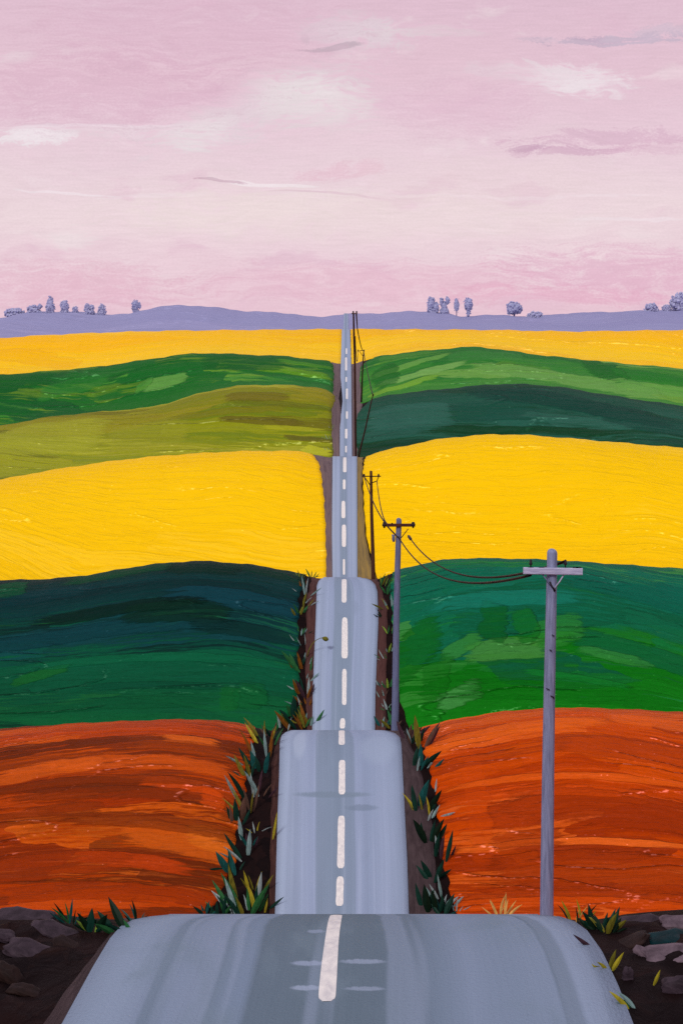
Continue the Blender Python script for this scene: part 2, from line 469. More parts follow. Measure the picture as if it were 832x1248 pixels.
M = {}
M['soil'] = soil_mat()
M['shoulder_mauve'] = strip_mat('mauve_brown_shoulder', (50, 40, 43), (66, 54, 57), (80, 67, 70))
M['shoulder_dark'] = strip_mat('dark_earth_shoulder', (40, 27, 27), (62, 40, 38), (84, 56, 48))
M['shoulder_maroon'] = strip_mat('maroon_earth_shoulder', (58, 38, 38), (76, 50, 48), (90, 62, 58))
M['shoulder_far'] = strip_mat('greyish_earth_shoulder', (84, 70, 74), (108, 92, 96), (124, 104, 96))
M['shoulder_olive'] = strip_mat('olive_earth_shoulder', (98, 86, 66), (132, 112, 70), (150, 124, 66))
M['paint'] = plain_mat('white_road_paint', (236, 233, 230), (206, 204, 208), .5, 9, (1, .4, 1), .01)

# ------------------------------------------------------------------ ground
px_cols = np.unique(np.concatenate([np.arange(-3000, -700, 200), np.arange(-700, 1540, 10), np.arange(1540, 3900, 200)]).astype(float))
uc = (px_cols - CX) / F
GX = np.array([[u * max(r, 30.0) for u in uc] for r in ROWS])
GZ = T(GX, ROWS[:, None] * np.ones_like(GX)) - off(ROWS)[:, None]
# the near banks beside the road are lumpy
dd = ROWS[:, None] * np.ones_like(GX)
outside = np.clip(np.maximum(roadL(ROWS)[:, None] - GX, GX - roadR(ROWS)[:, None]) - .25, 0, 1)
lump = (np.sin(GX*5.1 + dd*2.3) + np.sin(GX*2.7 - dd*3.9 + 1) + np.sin(GX*8.3 + dd*6.1 + 2) * .8 + np.sin(GX*13.1 - dd*9.7) * .5) * .035
near = np.clip((21.0 - dd) / 1.0, 0, 1)
GZ = GZ + lump * np.minimum(outside * 2, 1) * near
ground = sheet('ground', ROWS, GX, GZ, np.stack([GX, dd], -1), M['soil'], lambda d: 1.0)
tag(ground, 'dark brown bare earth under the fields and along the road verges', 'ground', kind='structure')

# ------------------------------------------------------------------ road
UCOL = np.linspace(-1, 1, 15)
rr = ROWS[(ROWS >= -60) & (ROWS <= 2000)]
RX = np.array([roadC(r) + UCOL * (roadR(r) - roadL(r)) / 2 for r in rr])
RZ = np.array([np.full(15, float(roadz(r))) for r in rr])
vv = []
vcum = 0
HP = {0: 180, 1: 225, 2: 185, 3: 148, 4: 156, 5: 25}
for i, r in enumerate(rr):
    if i:
        dr = r - rr[i-1]; rate = .5
        for k, (a, b) in SEG.items():
            if a - 1e-6 <= r <= b + 1e-6: rate = HP[k] / 100 / (b - a)
        vcum += dr * min(rate, .5)
    vv.append(vcum)
V0 = float(np.interp(24.0, rr, vv))
M['road'] = road_mat()
road = sheet('road', rr, RX, RZ, np.stack([np.tile(UCOL, (len(rr), 1)), np.tile(np.array(vv)[:, None], (1, 15))], -1), M['road'], lambda d: off(d) * 1.6 + .05)
tag(road, 'pale blue grey two lane road running straight over every hill', 'road', kind='structure')

DASH = [  # stretch, row of far end, row of near end, column far, column near, width far, width near (px)
 (0,1116.5,1222,410,398,14,21),
 (1,891,908.5,416.3,416.3,7,7.5),(1,927,969,416.8,416.5,7.5,8),(1,995,1059,416,415,8,9),(1,1069,1105,414.5,413.5,8.5,9.5),
 (2,706.5,735,419.3,419.2,6,6),(2,753,803,420,419.8,6.5,8),(2,816,860,419.6,419.3,5.5,5.5),(2,876,888.5,417.5,417,6,7),
 (3,558,576,420,420,4,4.4),(3,585,597,419.3,419.3,3.3,3.3),(3,611,632,418.3,418.3,4.2,5),(3,640,667,419,419,5,5),(3,682,701,419,419,2.6,2.6),
 (4,425,432,422,422,1.8,1.8),(4,436,452,421.6,421.6,2.5,2.6),(4,460,466,421.8,421.8,1.8,1.8),(4,474,487,422.6,422.6,2.4,2.6),(4,502,511,422.6,422.6,2.4,2.4),(4,523,535,421.8,421.8,3,3),(4,544,552,421.5,421.5,2,2)]
for (k, y0, y1, c0, c1, w0, w1) in DASH:
    d0, d1 = depth_at(k, y0), depth_at(k, y1)
    n = 28
    rows = np.array(sorted(set([d1 + (d0 - d1) * i / n for i in range(n+1)] + [r for r in ROWS if d1 < r < d0])))
    V, Fc = [], []
    L = d0 - d1
    for i, d in enumerate(rows):
        t = (d - d1) / L
        cx = ((c1 + (c0 - c1) * t) - CX) * d / F
        w = (w1 + (w0 - w1) * t) * d / F / 2
        e = min(t, 1 - t) * L
        cap = w * (2.2 if k else 2.0)
        w *= (.45 + .55 * math.sqrt(max(0, 1 - (1 - min(1, e / cap)) ** 2))) * (1 + .03 * math.sin(t * 9 + k))
        z = float(np.interp(d, rr, RZ[:, 7])) + .004 + d * 6e-5
        V += [W(cx - w, d, z), W(cx + w, d, z), W(cx - w, d, z - .02), W(cx + w, d, z - .02)]
    for i in range(len(rows) - 1):
        a, b = 4*i, 4*i+4
        Fc += [(a, a+1, b+1, b), (a+2, a, b, b+2), (a+1, a+3, b+3, b+1)]
    mesh_obj('centre_dash', V, Fc, M['paint'], smooth=False, parent=road)


def strip(name, k, inner, outer, mat, label, lift=.6, side=1):
    a, b = SEG[k]
    rows = ROWS[(ROWS >= a) & (ROWS <= b)]
    nc = 5
    X, Z = [], []
    for i, d in enumerate(rows):
        y = float(yrow(d))
        xi = (ytab(inner, y) - CX) * d / F; xo = (ytab(outer, y) - CX) * d / F
        xo += math.sin(i * .9) * .6 * d / F
        xs = np.linspace(xi, xo, nc) if xo > xi else np.linspace(xo, xi, nc)
        X.append(xs); Z.append(T(xs, np.full(nc, d)) - off(d) * (1 - lift))
    X = np.array(X); Z = np.array(Z)
    U = np.tile(np.linspace(0, 1, nc), (len(rows), 1)); V = np.tile(((rows - a) / (b - a) * HP[k] / 30)[:, None], (1, nc))
    o = sheet(name, rows, X, Z, np.stack([U, V], -1), mat, lambda d: off(d) + .1)
    tag(o, label, 'shoulder', kind='structure')


inn = lambda tab, s: [(y, p + s) for y, p in tab]
strip('road_shoulder', 0, inn(ROADL[0], 3), [(1300, 20), (1248, 52), (1200, 84), (1170, 108), (1140, 130), (1118, 150)], M['shoulder_mauve'], 'mauve grey earth strip along the left edge of the nearest road stretch')
strip('road_shoulder', 1, inn(ROADR[1], -4), [(1115, 533), (1050, 530), (1000, 526), (950, 515), (915, 503), (897, 494), (890, 490)], M['shoulder_mauve'], 'smooth mauve brown shoulder right of the second road stretch')
strip('road_shoulder', 1, inn(ROADL[1], 4), [(1115, 328), (1000, 330), (930, 331), (900, 338), (890, 352)], M['shoulder_dark'], 'narrow reddish earth shoulder left of the second road stretch')
strip('road_shoulder', 2, inn(ROADL[2], 3), [(889, 374), (800, 372), (730, 374), (705, 380)], M['shoulder_maroon'], 'maroon earth shoulder left of the third road stretch')
strip('road_shoulder', 2, inn(ROADR[2], -3), [(889, 470), (800, 471), (740, 472), (705, 460)], M['shoulder_maroon'], 'maroon earth shoulder right of the third road stretch')
strip('road_shoulder', 3, inn(ROADL[3], 2), [(704, 394), (650, 394), (600, 392), (575, 389), (562, 385), (557, 382)], M['shoulder_far'], 'greyish earth shoulder left of the fourth road stretch')
strip('road_shoulder', 3, inn(ROADR[3], -2), [(704, 458), (660, 446), (620, 443), (590, 441), (557, 442)], M['shoulder_olive'], 'olive brown shoulder right of the fourth road stretch')
strip('road_shoulder', 4, inn(ROADL[4], 1), [(557, 402), (500, 403), (470, 404), (443, 404), (436, 408)], M['shoulder_far'], 'greyish earth shoulder left of the farthest road climb')
strip('road_shoulder', 4, inn(ROADR[4], -1), [(557, 439), (500, 441), (460, 441), (443, 442), (436, 436)], M['shoulder_far'], 'greyish earth shoulder right of the farthest road climb')

# ------------------------------------------------------------------ fields
def field(name, side, dstart, dend, dtoe, edge, mat, label, cat, H, jag=1.0, lift=0.0, k=None):
    """a field on one side of the road from dstart to dend; edge: (row, column) of its border along the verge"""
    rows = ROWS[(ROWS >= dstart - 1e-6) & (ROWS <= dend + 1e-6)]
    far = dend
    X, Z, UV = [], [], []
    ph = rng.rand() * 6
    n = 110
    for i, d in enumerate(rows):
        dq = max(d, dtoe)
        y = float(yrow(dq))
        for _ in range(4):
            xe = (ytab(edge, y) - CX) * dq / F
            y = float(CY - T(np.array([xe]), np.array([dq]))[0] * F / dq)
        s = 1 if side > 0 else -1
        xe += s * jag * (math.sin(i * 1.7 + ph) + .7 * math.sin(i * .77 + 2 * ph) + rng.rand() * .8) * d / F
        xout = (1420 - CX if s > 0 else -600 - CX) * far / F
        t = np.linspace(0, 1, n) ** 1.15
        xs = xe + (xout - xe) * t
        if s < 0: xs = xs[::-1]
        z = T(xs, np.full(n, d)) + lift * off(d)
        X.append(xs); Z.append(z)
        v = (d - dtoe) / (dend - dtoe) * H / 100
        UV.append(np.stack([xs * F / far / 100, np.full(n, v)], -1))
    X, Z, UV = np.array(X), np.array(Z), np.array(UV)
    o = sheet(name, rows, X, Z, UV, mat, lambda d: off(d) * 1.5 + .05)
    tag(o, label, cat, kind='structure')
    return o


px_m = lambda d: d / F
def sweeps(dstart, dtoe, dend, H, lst):
    """sweeps of another mix laid at the spot of the slope that shows at the given column and row"""
    out = []
    ds = np.linspace(dstart, dend, 1500)
    for (px, py, a, b_, rot, c, st) in lst:
        ys = CY - T((px - CX) * ds / F, ds) * F / ds
        i = int(np.argmin(np.abs(ys - py))); d = ds[i]
        j = int(np.argmin(np.abs(ys - (py - b_))))
        dv = max(abs(ds[j] - d), (dend - dtoe) / H * b_ * .5)
        k = H / 100 / (dend - dtoe)
        out.append(((px - CX) / 100 * d / dend, (d - dtoe) * k, a / 100 * d / dend, dv * k, rot, c, st))
    return out


SW = {
 'OL': sweeps(66, 71, 88, 235, [(235,913,34,5,-.04,(219,98,20),0.77),(165,940,115,8,-.02,(207,85,16),0.68),(60,949,62,9,.04,(212,92,22),0.64),(235,970,62,8,-.05,(201,72,10),0.68),(230,1032,75,16,-.06,(207,92,18),0.68),(270,1034,40,13,-.1,(212,106,23),0.59),
   (165,1054,70,8,-.05,(194,64,8),0.68),(125,961,150,5,0,(124,46,10),0.68),(150,976,125,7,-.02,(119,44,10),0.68),(200,1011,110,8,-.03,(122,46,9),0.72),(50,1003,75,9,.02,(129,49,9),0.64),(225,922,60,7,-.05,(154,59,9),0.59),(60,1060,95,14,.02,(151,51,8),0.59),(150,1088,150,9,0,(155,53,6),0.59),
   (284,996,13,16,0,(129,50,12),0.59),(262,985,16,10,-.3,(203,72,9),0.68),(120,895,120,6,.03,(190,67,12),0.59),(70,1104,110,5,0,(200,77,16),0.59)]),
 'OR': sweeps(66, 71, 88, 235, [(740,995,125,20,-.03,(152,48,5),.85),(720,1065,120,22,0,(158,52,5),.85),(770,928,85,13,-.03,(178,62,6),.75),(626,898,110,7,.08,(226,98,20),.7),(700,1032,130,4,.02,(232,104,30),.8),(581,995,13,55,0,(200,70,6),.3),(630,1000,34,18,.1,(168,56,6),.7),(640,1032,40,12,.05,(160,54,6),.7),
   (700,958,150,4,.01,(222,92,18),.7),(660,975,120,6,0,(200,70,6),.6),(800,890,60,7,-.05,(222,94,24),.7),(680,1100,160,6,0,(206,74,6),.7)]),
 'GL': sweeps(130, 148, 172, 195, [(290,737,82,11,-.02,(14,60,70),.9),(150,749,95,7,.03,(7,34,28),.85),(115,776,150,9,.03,(12,58,64),.85),(215,752,60,12,0,(8,42,30),.8),(300,775,62,8,-.03,(10,46,44),.8),(50,827,30,6,.15,(22,98,36),.7),(281,853,12,15,0,(16,98,28),.4),(306,851,20,14,0,(12,92,44),.7),
   (150,699,65,5,.04,(12,68,38),.7),(250,695,42,7,0,(8,42,32),.8),(330,700,60,6,-.06,(10,50,36),.7),(60,730,60,8,.05,(10,50,54),.7),(200,806,160,5,0,(12,96,62),.6),(130,860,120,7,.02,(10,80,46),.6),(15,722,18,9,0,(14,80,46),.7),(190,838,80,4,0,(8,70,48),.6)]),
 'GR': sweeps(130, 148, 172, 195, [(558,851,28,11,.25,(64,140,66),.8),(616,797,48,12,.05,(66,138,56),.75),(600,765,16,22,-.3,(8,88,26),.7),(502,800,38,24,.5,(10,96,18),.75),(616,736,85,9,.05,(22,122,102),.6),(772,724,85,14,-.06,(10,92,74),.7),(772,800,75,12,-.08,(12,92,54),.75),(748,806,40,6,-.05,(46,128,54),.7),(680,775,30,16,.3,(40,126,44),.65),
   (640,770,14,20,.35,(14,104,30),.7),(560,795,26,9,.3,(50,132,50),.7),(690,845,130,12,0,(8,104,14),.6),(540,710,60,12,.15,(10,100,74),.6),(700,830,60,4,-.05,(16,120,40),.6),(800,770,40,12,-.1,(14,98,66),.7),(530,830,16,30,-.4,(12,100,16),.6)]),
 'OV': sweeps(600, 740, 860, 90, [(320,513,50,4,-.03,(100,92,26),.8),(376,535,30,3,-.05,(92,86,28),.75),(312,483,36,5,0,(110,102,26),.75),(60,532,66,18,.12,(158,164,40),.65),(386,549,18,5,-.2,(180,184,40),.8),(280,500,70,4,.05,(120,116,22),.6),(360,522,40,3,-.04,(164,168,30),.7),(180,530,50,14,.05,(146,150,34),.5),(340,492,60,3,-.04,(96,104,20),.6)]),
 'GF': sweeps(800, 860, 980, 45, [(201,465,25,8,.06,(94,154,66),.85),(90,470,40,9,.1,(46,122,42),.7),(360,453,42,4,-.05,(96,150,18),.75),(300,440,50,7,0,(12,88,28),.7),(175,470,8,6,.3,(70,140,50),.7),(370,443,34,2,-.05,(70,136,24),.7),(130,452,60,5,.1,(20,104,34),.6)]),
 'RG': sweeps(800, 860, 980, 48, [(690,462,110,8,-.08,(108,164,76),.75),(512,455,52,4,.08,(116,168,84),.8),(737,450,24,8,-.1,(20,96,32),.8),(792,459,44,6,-.1,(34,116,36),.7),(590,432,44,5,0,(56,126,54),.6),(490,471,40,3,.12,(120,172,50),.7),(500,444,46,3,.12,(104,160,70),.7),(470,458,16,12,.2,(18,96,30),.7),(800,474,50,6,-.1,(98,160,70),.7)]),
 'DG': sweeps(600, 740, 860, 75, [(690,489,115,9,-.08,(14,60,50),.8),(500,506,52,14,.04,(46,98,84),.7),(640,524,110,5,0,(8,58,28),.75),(600,500,50,12,0,(20,74,60),.6),(790,515,60,10,-.08,(18,66,54),.7),(470,530,40,6,.1,(36,88,74),.6),(700,512,60,5,-.04,(44,96,80),.6)]),
}
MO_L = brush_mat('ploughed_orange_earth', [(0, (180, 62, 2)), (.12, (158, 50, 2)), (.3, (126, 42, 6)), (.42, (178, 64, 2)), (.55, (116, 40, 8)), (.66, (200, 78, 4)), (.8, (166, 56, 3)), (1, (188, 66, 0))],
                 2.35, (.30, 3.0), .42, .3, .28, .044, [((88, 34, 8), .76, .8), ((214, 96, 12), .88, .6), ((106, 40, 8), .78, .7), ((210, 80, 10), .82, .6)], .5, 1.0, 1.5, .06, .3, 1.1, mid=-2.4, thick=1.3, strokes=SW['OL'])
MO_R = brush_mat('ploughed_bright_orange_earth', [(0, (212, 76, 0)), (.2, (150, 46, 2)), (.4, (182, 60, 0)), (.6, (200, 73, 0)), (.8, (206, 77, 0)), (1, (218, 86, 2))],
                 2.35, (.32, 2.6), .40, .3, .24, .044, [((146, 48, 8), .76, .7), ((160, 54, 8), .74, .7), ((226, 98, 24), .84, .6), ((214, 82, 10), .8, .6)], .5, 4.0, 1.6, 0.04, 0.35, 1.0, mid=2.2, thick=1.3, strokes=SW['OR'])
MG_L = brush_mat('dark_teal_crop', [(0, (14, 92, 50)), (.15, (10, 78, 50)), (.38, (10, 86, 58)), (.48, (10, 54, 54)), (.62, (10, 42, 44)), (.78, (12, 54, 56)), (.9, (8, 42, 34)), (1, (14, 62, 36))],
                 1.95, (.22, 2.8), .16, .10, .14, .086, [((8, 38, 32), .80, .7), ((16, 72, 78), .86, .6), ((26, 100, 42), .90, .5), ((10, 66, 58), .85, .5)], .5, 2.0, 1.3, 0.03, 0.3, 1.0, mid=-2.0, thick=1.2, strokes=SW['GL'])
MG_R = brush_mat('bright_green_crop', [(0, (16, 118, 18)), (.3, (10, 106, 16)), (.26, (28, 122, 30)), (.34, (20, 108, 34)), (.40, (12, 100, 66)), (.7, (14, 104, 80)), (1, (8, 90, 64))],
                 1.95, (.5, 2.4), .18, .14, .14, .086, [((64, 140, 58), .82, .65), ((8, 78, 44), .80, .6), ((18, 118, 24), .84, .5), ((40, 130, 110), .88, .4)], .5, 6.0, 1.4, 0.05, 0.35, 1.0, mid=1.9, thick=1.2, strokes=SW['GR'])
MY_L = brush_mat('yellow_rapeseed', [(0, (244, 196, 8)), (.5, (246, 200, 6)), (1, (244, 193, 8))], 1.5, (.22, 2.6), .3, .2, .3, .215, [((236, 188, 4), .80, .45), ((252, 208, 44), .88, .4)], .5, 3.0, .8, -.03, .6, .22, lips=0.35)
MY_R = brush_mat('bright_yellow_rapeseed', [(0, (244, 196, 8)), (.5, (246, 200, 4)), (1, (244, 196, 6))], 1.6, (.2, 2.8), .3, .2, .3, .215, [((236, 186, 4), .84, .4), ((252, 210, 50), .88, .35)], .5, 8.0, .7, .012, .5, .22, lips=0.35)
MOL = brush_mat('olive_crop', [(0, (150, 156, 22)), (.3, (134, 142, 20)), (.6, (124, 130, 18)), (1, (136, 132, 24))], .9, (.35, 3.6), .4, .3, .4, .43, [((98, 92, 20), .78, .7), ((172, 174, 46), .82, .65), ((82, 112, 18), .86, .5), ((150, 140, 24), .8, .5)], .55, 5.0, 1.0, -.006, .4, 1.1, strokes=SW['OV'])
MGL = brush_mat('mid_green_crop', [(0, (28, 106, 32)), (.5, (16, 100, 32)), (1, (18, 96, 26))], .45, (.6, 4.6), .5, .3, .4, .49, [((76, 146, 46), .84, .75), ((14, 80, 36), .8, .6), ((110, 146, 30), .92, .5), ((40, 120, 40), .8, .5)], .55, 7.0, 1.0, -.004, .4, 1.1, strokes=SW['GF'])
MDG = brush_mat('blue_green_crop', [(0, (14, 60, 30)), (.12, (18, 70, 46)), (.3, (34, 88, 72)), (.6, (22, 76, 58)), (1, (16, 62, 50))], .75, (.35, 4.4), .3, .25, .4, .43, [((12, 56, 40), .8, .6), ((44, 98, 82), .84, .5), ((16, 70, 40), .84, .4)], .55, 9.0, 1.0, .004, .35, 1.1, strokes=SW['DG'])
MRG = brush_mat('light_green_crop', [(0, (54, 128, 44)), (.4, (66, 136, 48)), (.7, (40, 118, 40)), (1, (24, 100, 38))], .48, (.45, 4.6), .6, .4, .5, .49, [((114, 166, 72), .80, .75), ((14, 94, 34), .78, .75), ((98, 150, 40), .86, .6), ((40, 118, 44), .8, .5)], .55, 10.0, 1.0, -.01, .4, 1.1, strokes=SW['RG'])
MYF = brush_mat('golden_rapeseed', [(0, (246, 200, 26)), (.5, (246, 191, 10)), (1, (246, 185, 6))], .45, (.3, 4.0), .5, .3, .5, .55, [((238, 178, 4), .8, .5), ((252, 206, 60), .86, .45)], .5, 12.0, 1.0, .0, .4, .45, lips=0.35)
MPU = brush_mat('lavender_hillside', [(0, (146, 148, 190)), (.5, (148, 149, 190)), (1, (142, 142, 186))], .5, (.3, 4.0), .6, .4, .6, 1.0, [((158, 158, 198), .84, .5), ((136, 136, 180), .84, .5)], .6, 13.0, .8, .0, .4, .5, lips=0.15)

E_OL = [(1130,245),(1115,250),(1085,272),(1050,285),(1000,292),(950,300),(920,306),(883,308)]
E_OR = [(1130,562),(1115,557),(1080,546),(1050,539),(1000,534),(960,528),(920,517),(900,511),(880,509)]
E_GL = [(889,338),(870,352),(850,363),(800,364),(730,364),(700,372)]
E_GR = [(889,499),(870,492),(850,487),(820,483),(780,480),(740,477),(715,474),(698,479)]
E_YL = [(705,398),(650,397),(610,395),(580,392),(565,389),(556,383),(551,378)]
E_YR = [(705,460),(690,455),(650,446),(610,443),(575,442),(560,444),(548,452)]
E_OLI = [(600,404),(557,406),(535,405),(510,404),(495,405),(485,409),(474,405)]
E_GFL = [(505,404),(475,406),(455,407),(445,406),(438,400)]
E_DGR = [(600,437),(557,436),(535,433),(510,434),(500,438),(492,446),(484,456)]
E_GFR = [(505,438),(480,440),(460,438),(448,439),(442,444),(436,456)]
E_YFL = [(450,416),(401,417)]
E_YFR = [(450,428),(401,427)]
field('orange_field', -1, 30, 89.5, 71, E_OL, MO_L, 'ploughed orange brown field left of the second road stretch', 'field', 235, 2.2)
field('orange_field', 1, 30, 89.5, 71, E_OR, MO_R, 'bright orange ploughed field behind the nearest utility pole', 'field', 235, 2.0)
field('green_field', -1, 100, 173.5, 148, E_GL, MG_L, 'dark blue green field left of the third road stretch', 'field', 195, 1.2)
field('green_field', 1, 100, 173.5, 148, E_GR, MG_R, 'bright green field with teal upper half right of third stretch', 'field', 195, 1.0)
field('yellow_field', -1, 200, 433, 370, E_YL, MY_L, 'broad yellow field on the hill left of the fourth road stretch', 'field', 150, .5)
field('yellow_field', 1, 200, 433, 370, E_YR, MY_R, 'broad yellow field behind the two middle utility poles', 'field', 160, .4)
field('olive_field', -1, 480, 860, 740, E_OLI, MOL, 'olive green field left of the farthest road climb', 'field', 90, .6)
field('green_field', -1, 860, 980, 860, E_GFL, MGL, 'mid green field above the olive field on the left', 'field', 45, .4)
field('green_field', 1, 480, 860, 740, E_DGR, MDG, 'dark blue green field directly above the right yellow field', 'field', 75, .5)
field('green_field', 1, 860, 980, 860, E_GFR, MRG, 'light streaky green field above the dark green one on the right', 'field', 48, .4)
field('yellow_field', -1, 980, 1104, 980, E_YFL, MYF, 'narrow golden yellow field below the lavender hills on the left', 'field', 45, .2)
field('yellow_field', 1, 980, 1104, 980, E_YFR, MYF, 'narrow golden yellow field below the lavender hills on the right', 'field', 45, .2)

rows = ROWS[(ROWS >= 1240) & (ROWS <= 2600)]
xs = np.linspace((-600 - CX) * 2000 / F, (1420 - CX) * 2000 / F, 700)
HX = np.tile(xs, (len(rows), 1)); HD = np.tile(rows[:, None], (1, len(xs)))
HZZ = T(HX, HD) - .25 * off(HD)
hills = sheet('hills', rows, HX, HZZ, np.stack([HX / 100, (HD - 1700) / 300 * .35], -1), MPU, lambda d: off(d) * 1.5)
tag(hills, 'low lavender hills along the horizon behind the far yellow fields', 'hills', kind='structure')


# ------------------------------------------------------------------ tubes and boxes
class MB:
    def __init__(self): self.v, self.f = [], []

    def tube(self, pts, rad, n=8, cap=True, dome=False):
        pts = [np.array(p, float) for p in pts]
        if not hasattr(rad, '__len__'): rad = [rad] * len(pts)
        base = len(self.v); up = np.array([.13, .97, .2])
        for i, p in enumerate(pts):
            t = pts[min(i+1, len(pts)-1)] - pts[max(i-1, 0)]; t /= np.linalg.norm(t) + 1e-12
            a = np.cross(t, up); a /= np.linalg.norm(a) + 1e-12; b = np.cross(a, t)
            for j in range(n):
                q = 2 * math.pi * j / n
                self.v.append(p + rad[i] * (a * math.cos(q) + b * math.sin(q)))
        for i in range(len(pts) - 1):
            for j in range(n):
                self.f.append((base+i*n+j, base+i*n+(j+1) % n, base+(i+1)*n+(j+1) % n, base+(i+1)*n+j))
        if cap:
            self.f.append(tuple(base+j for j in range(n))[::-1]); e = base+(len(pts)-1)*n
            self.f.append(tuple(e+j for j in range(n)))
        return self

    def box(self, p, q, ax, ay, bev=.12):
        """beam from p to q, ax wide and ay tall, with chamfered long edges"""
        p, q = np.array(p, float), np.array(q, float)
        t = q - p; L = np.linalg.norm(t); t /= L
        ref = np.array([0, 0, 1.]) if abs(t[2]) < .9 else np.array([0, 1., 0])
        a = np.cross(t, ref); a /= np.linalg.norm(a); b = np.cross(a, t)
        c = min(ax, ay) * bev
        prof = [(-ax/2+c, -ay/2), (ax/2-c, -ay/2), (ax/2, -ay/2+c), (ax/2, ay/2-c), (ax/2-c, ay/2), (-ax/2+c, ay/2), (-ax/2, ay/2-c), (-ax/2, -ay/2+c)]
        base = len(self.v)
        for s in (p, q):
            for u, v in prof: self.v.append(s + a*u + b*v)
        for j in range(8): self.f.append((base+j, base+(j+1) % 8, base+8+(j+1) % 8, base+8+j))
        self.f.append(tuple(base+j for j in range(8))[::-1]); self.f.append(tuple(base+8+j for j in range(8)))
        return self

    def build(self, name, mat, parent=None, smooth=False):
        V = self.v
        if parent is not None:
            o = np.array(parent.location); V = [p - o for p in V]
        return mesh_obj(name, V, self.f, mat, smooth=smooth, parent=parent)


M['pole_grey'] = plain_mat('weathered_lavender_grey_wood', (138, 146, 178), (104, 110, 140), .6, 3.0, (6, 6, .5), .02)
M['arm_grey'] = plain_mat('pale_lavender_wood', (184, 184, 210), (150, 150, 182), .6, 5.0, (.6, 4, 4), .02)
M['pole_blue'] = plain_mat('blue_grey_wood', (112, 120, 152), (88, 94, 124), .6, 3.0, (6, 6, .5), .02)
M['brown'] = plain_mat('dark_brown_wood', (86, 54, 42), (60, 38, 34), .65, 3.0, (5, 5, .5), .02)
M['darkbrown'] = plain_mat('tarred_dark_wood', (58, 34, 30), (40, 24, 24), .65, 3.0, (5, 5, .5), .02)
M['dark_metal'] = plain_mat('dark_iron', (48, 40, 48), (34, 28, 36), .5, 8.0)
M['wire'] = plain_mat('dark_cable', (28, 21, 23), (20, 15, 17), .55, 8.0)


def P3(px, py, d):
    return np.array([(px - CX) * d / F, d, -(py - CY) * d / F + HZ])


def gz(x, d):
    return float(T(np.array([x]), np.array([float(d)]))[0]) - float(off(np.float64(d))) + HZ


# nearest pole
def shaft(root, base, top, r0, r1, mat, wob=.0):
    pts, rad = [], []
    for i in range(13):
        t = i / 12
        p = base + (top - base) * t + np.array([wob * math.sin(t * 7), 0, 0])
        pts.append(p); rad.append(r0 + (r1 - r0) * t)
    up = (top - base) / np.linalg.norm(top - base)
    for a in (.35, .7, .92, 1.0):   # rounded top
        pts.append(top + up * r1 * a * .9); rad.append(max(r1 * math.sqrt(max(0, 1 - a * a)), .02 * r1))
    return MB().tube(pts, rad, 14).build('shaft', mat, root, True)


d = 38.0
s = d / F
bx = (664.5 - CX) * s
root = empty('utility_pole', (bx, d, gz(bx, d) - .05))
tag(root, 'tall pale lavender grey utility pole in front of the orange field', 'utility pole', 'utility poles along the road')
top = P3(672, 674, d); low = P3(665.5, 1113, d)
base = low + (low - top) * ((low[2] - (gz(bx, d) - .3)) / (top[2] - low[2]))
shaft(root, base, top, 9.6 * s, 6.2 * s, M['pole_grey'], .012)
fr = np.array([0, -7.2 * s, 0])
MB().box(P3(636.5, 694.5, d) + fr, P3(708, 695.5, d) + fr, .12, 8.0 * s).build('crossarm', M['arm_grey'], root)
MB().tube([P3(687, 697, d) + fr, P3(681, 707, d) + fr * .95, P3(673.5, 717, d) + fr * .85], .9 * s, 6).build('brace', M['arm_grey'], root, True)
MB().tube([P3(659, 698, d) + fr, P3(665, 706, d) + fr * .95, P3(673, 717, d) + fr * .85], .9 * s, 6).build('brace', M['pole_blue'], root, True)
MB().tube([P3(668.5, 708, d) + fr, P3(671, 713, d) + fr * 1.05, P3(675, 719.5, d) + fr * .9], [1.1 * s, .8 * s, 1.5 * s], 6).build('bracket', M['dark_metal'], root, True)


def insulator(root, c, s, h=9, r=2.0):
    pts = [c + np.array([0, 0, z * s]) for z in (0, h*.3, h*.32, h*.55, h*.6, h*.85, h*.95)]
    return MB().tube(pts, [x * s for x in (r*.45, r*.45, r, r*1.05, r*.7, r*.8, r*.2)], 9).build('insulator', M['dark_metal'], root, True)


for qx in (645.5, 687.5):
    insulator(root, P3(qx, 690.4, d) + fr, s, 10, 2.0)
for qx in (645.5, 658.5, 700, 703.5):
    MB().box(P3(qx, 699.3, d) + fr * 1.0, P3(qx, 690.0, d) + fr * 1.0, .128, .8 * s, .1).build('tie_band', M['dark_metal'], root)
for (qx, qy, ln) in [(664, 837, 4), (669, 846, 5), (672, 848, 2), (668, 790, 3), (671, 772, 3)]:
    MB().tube([P3(qx, qy, d) - np.array([0, 8.2*s, 0]), P3(qx + ln, qy + 2, d) - np.array([0, 8.2*s, 0])], .6 * s, 5).build('step_spike', M['dark_metal'], root, True)

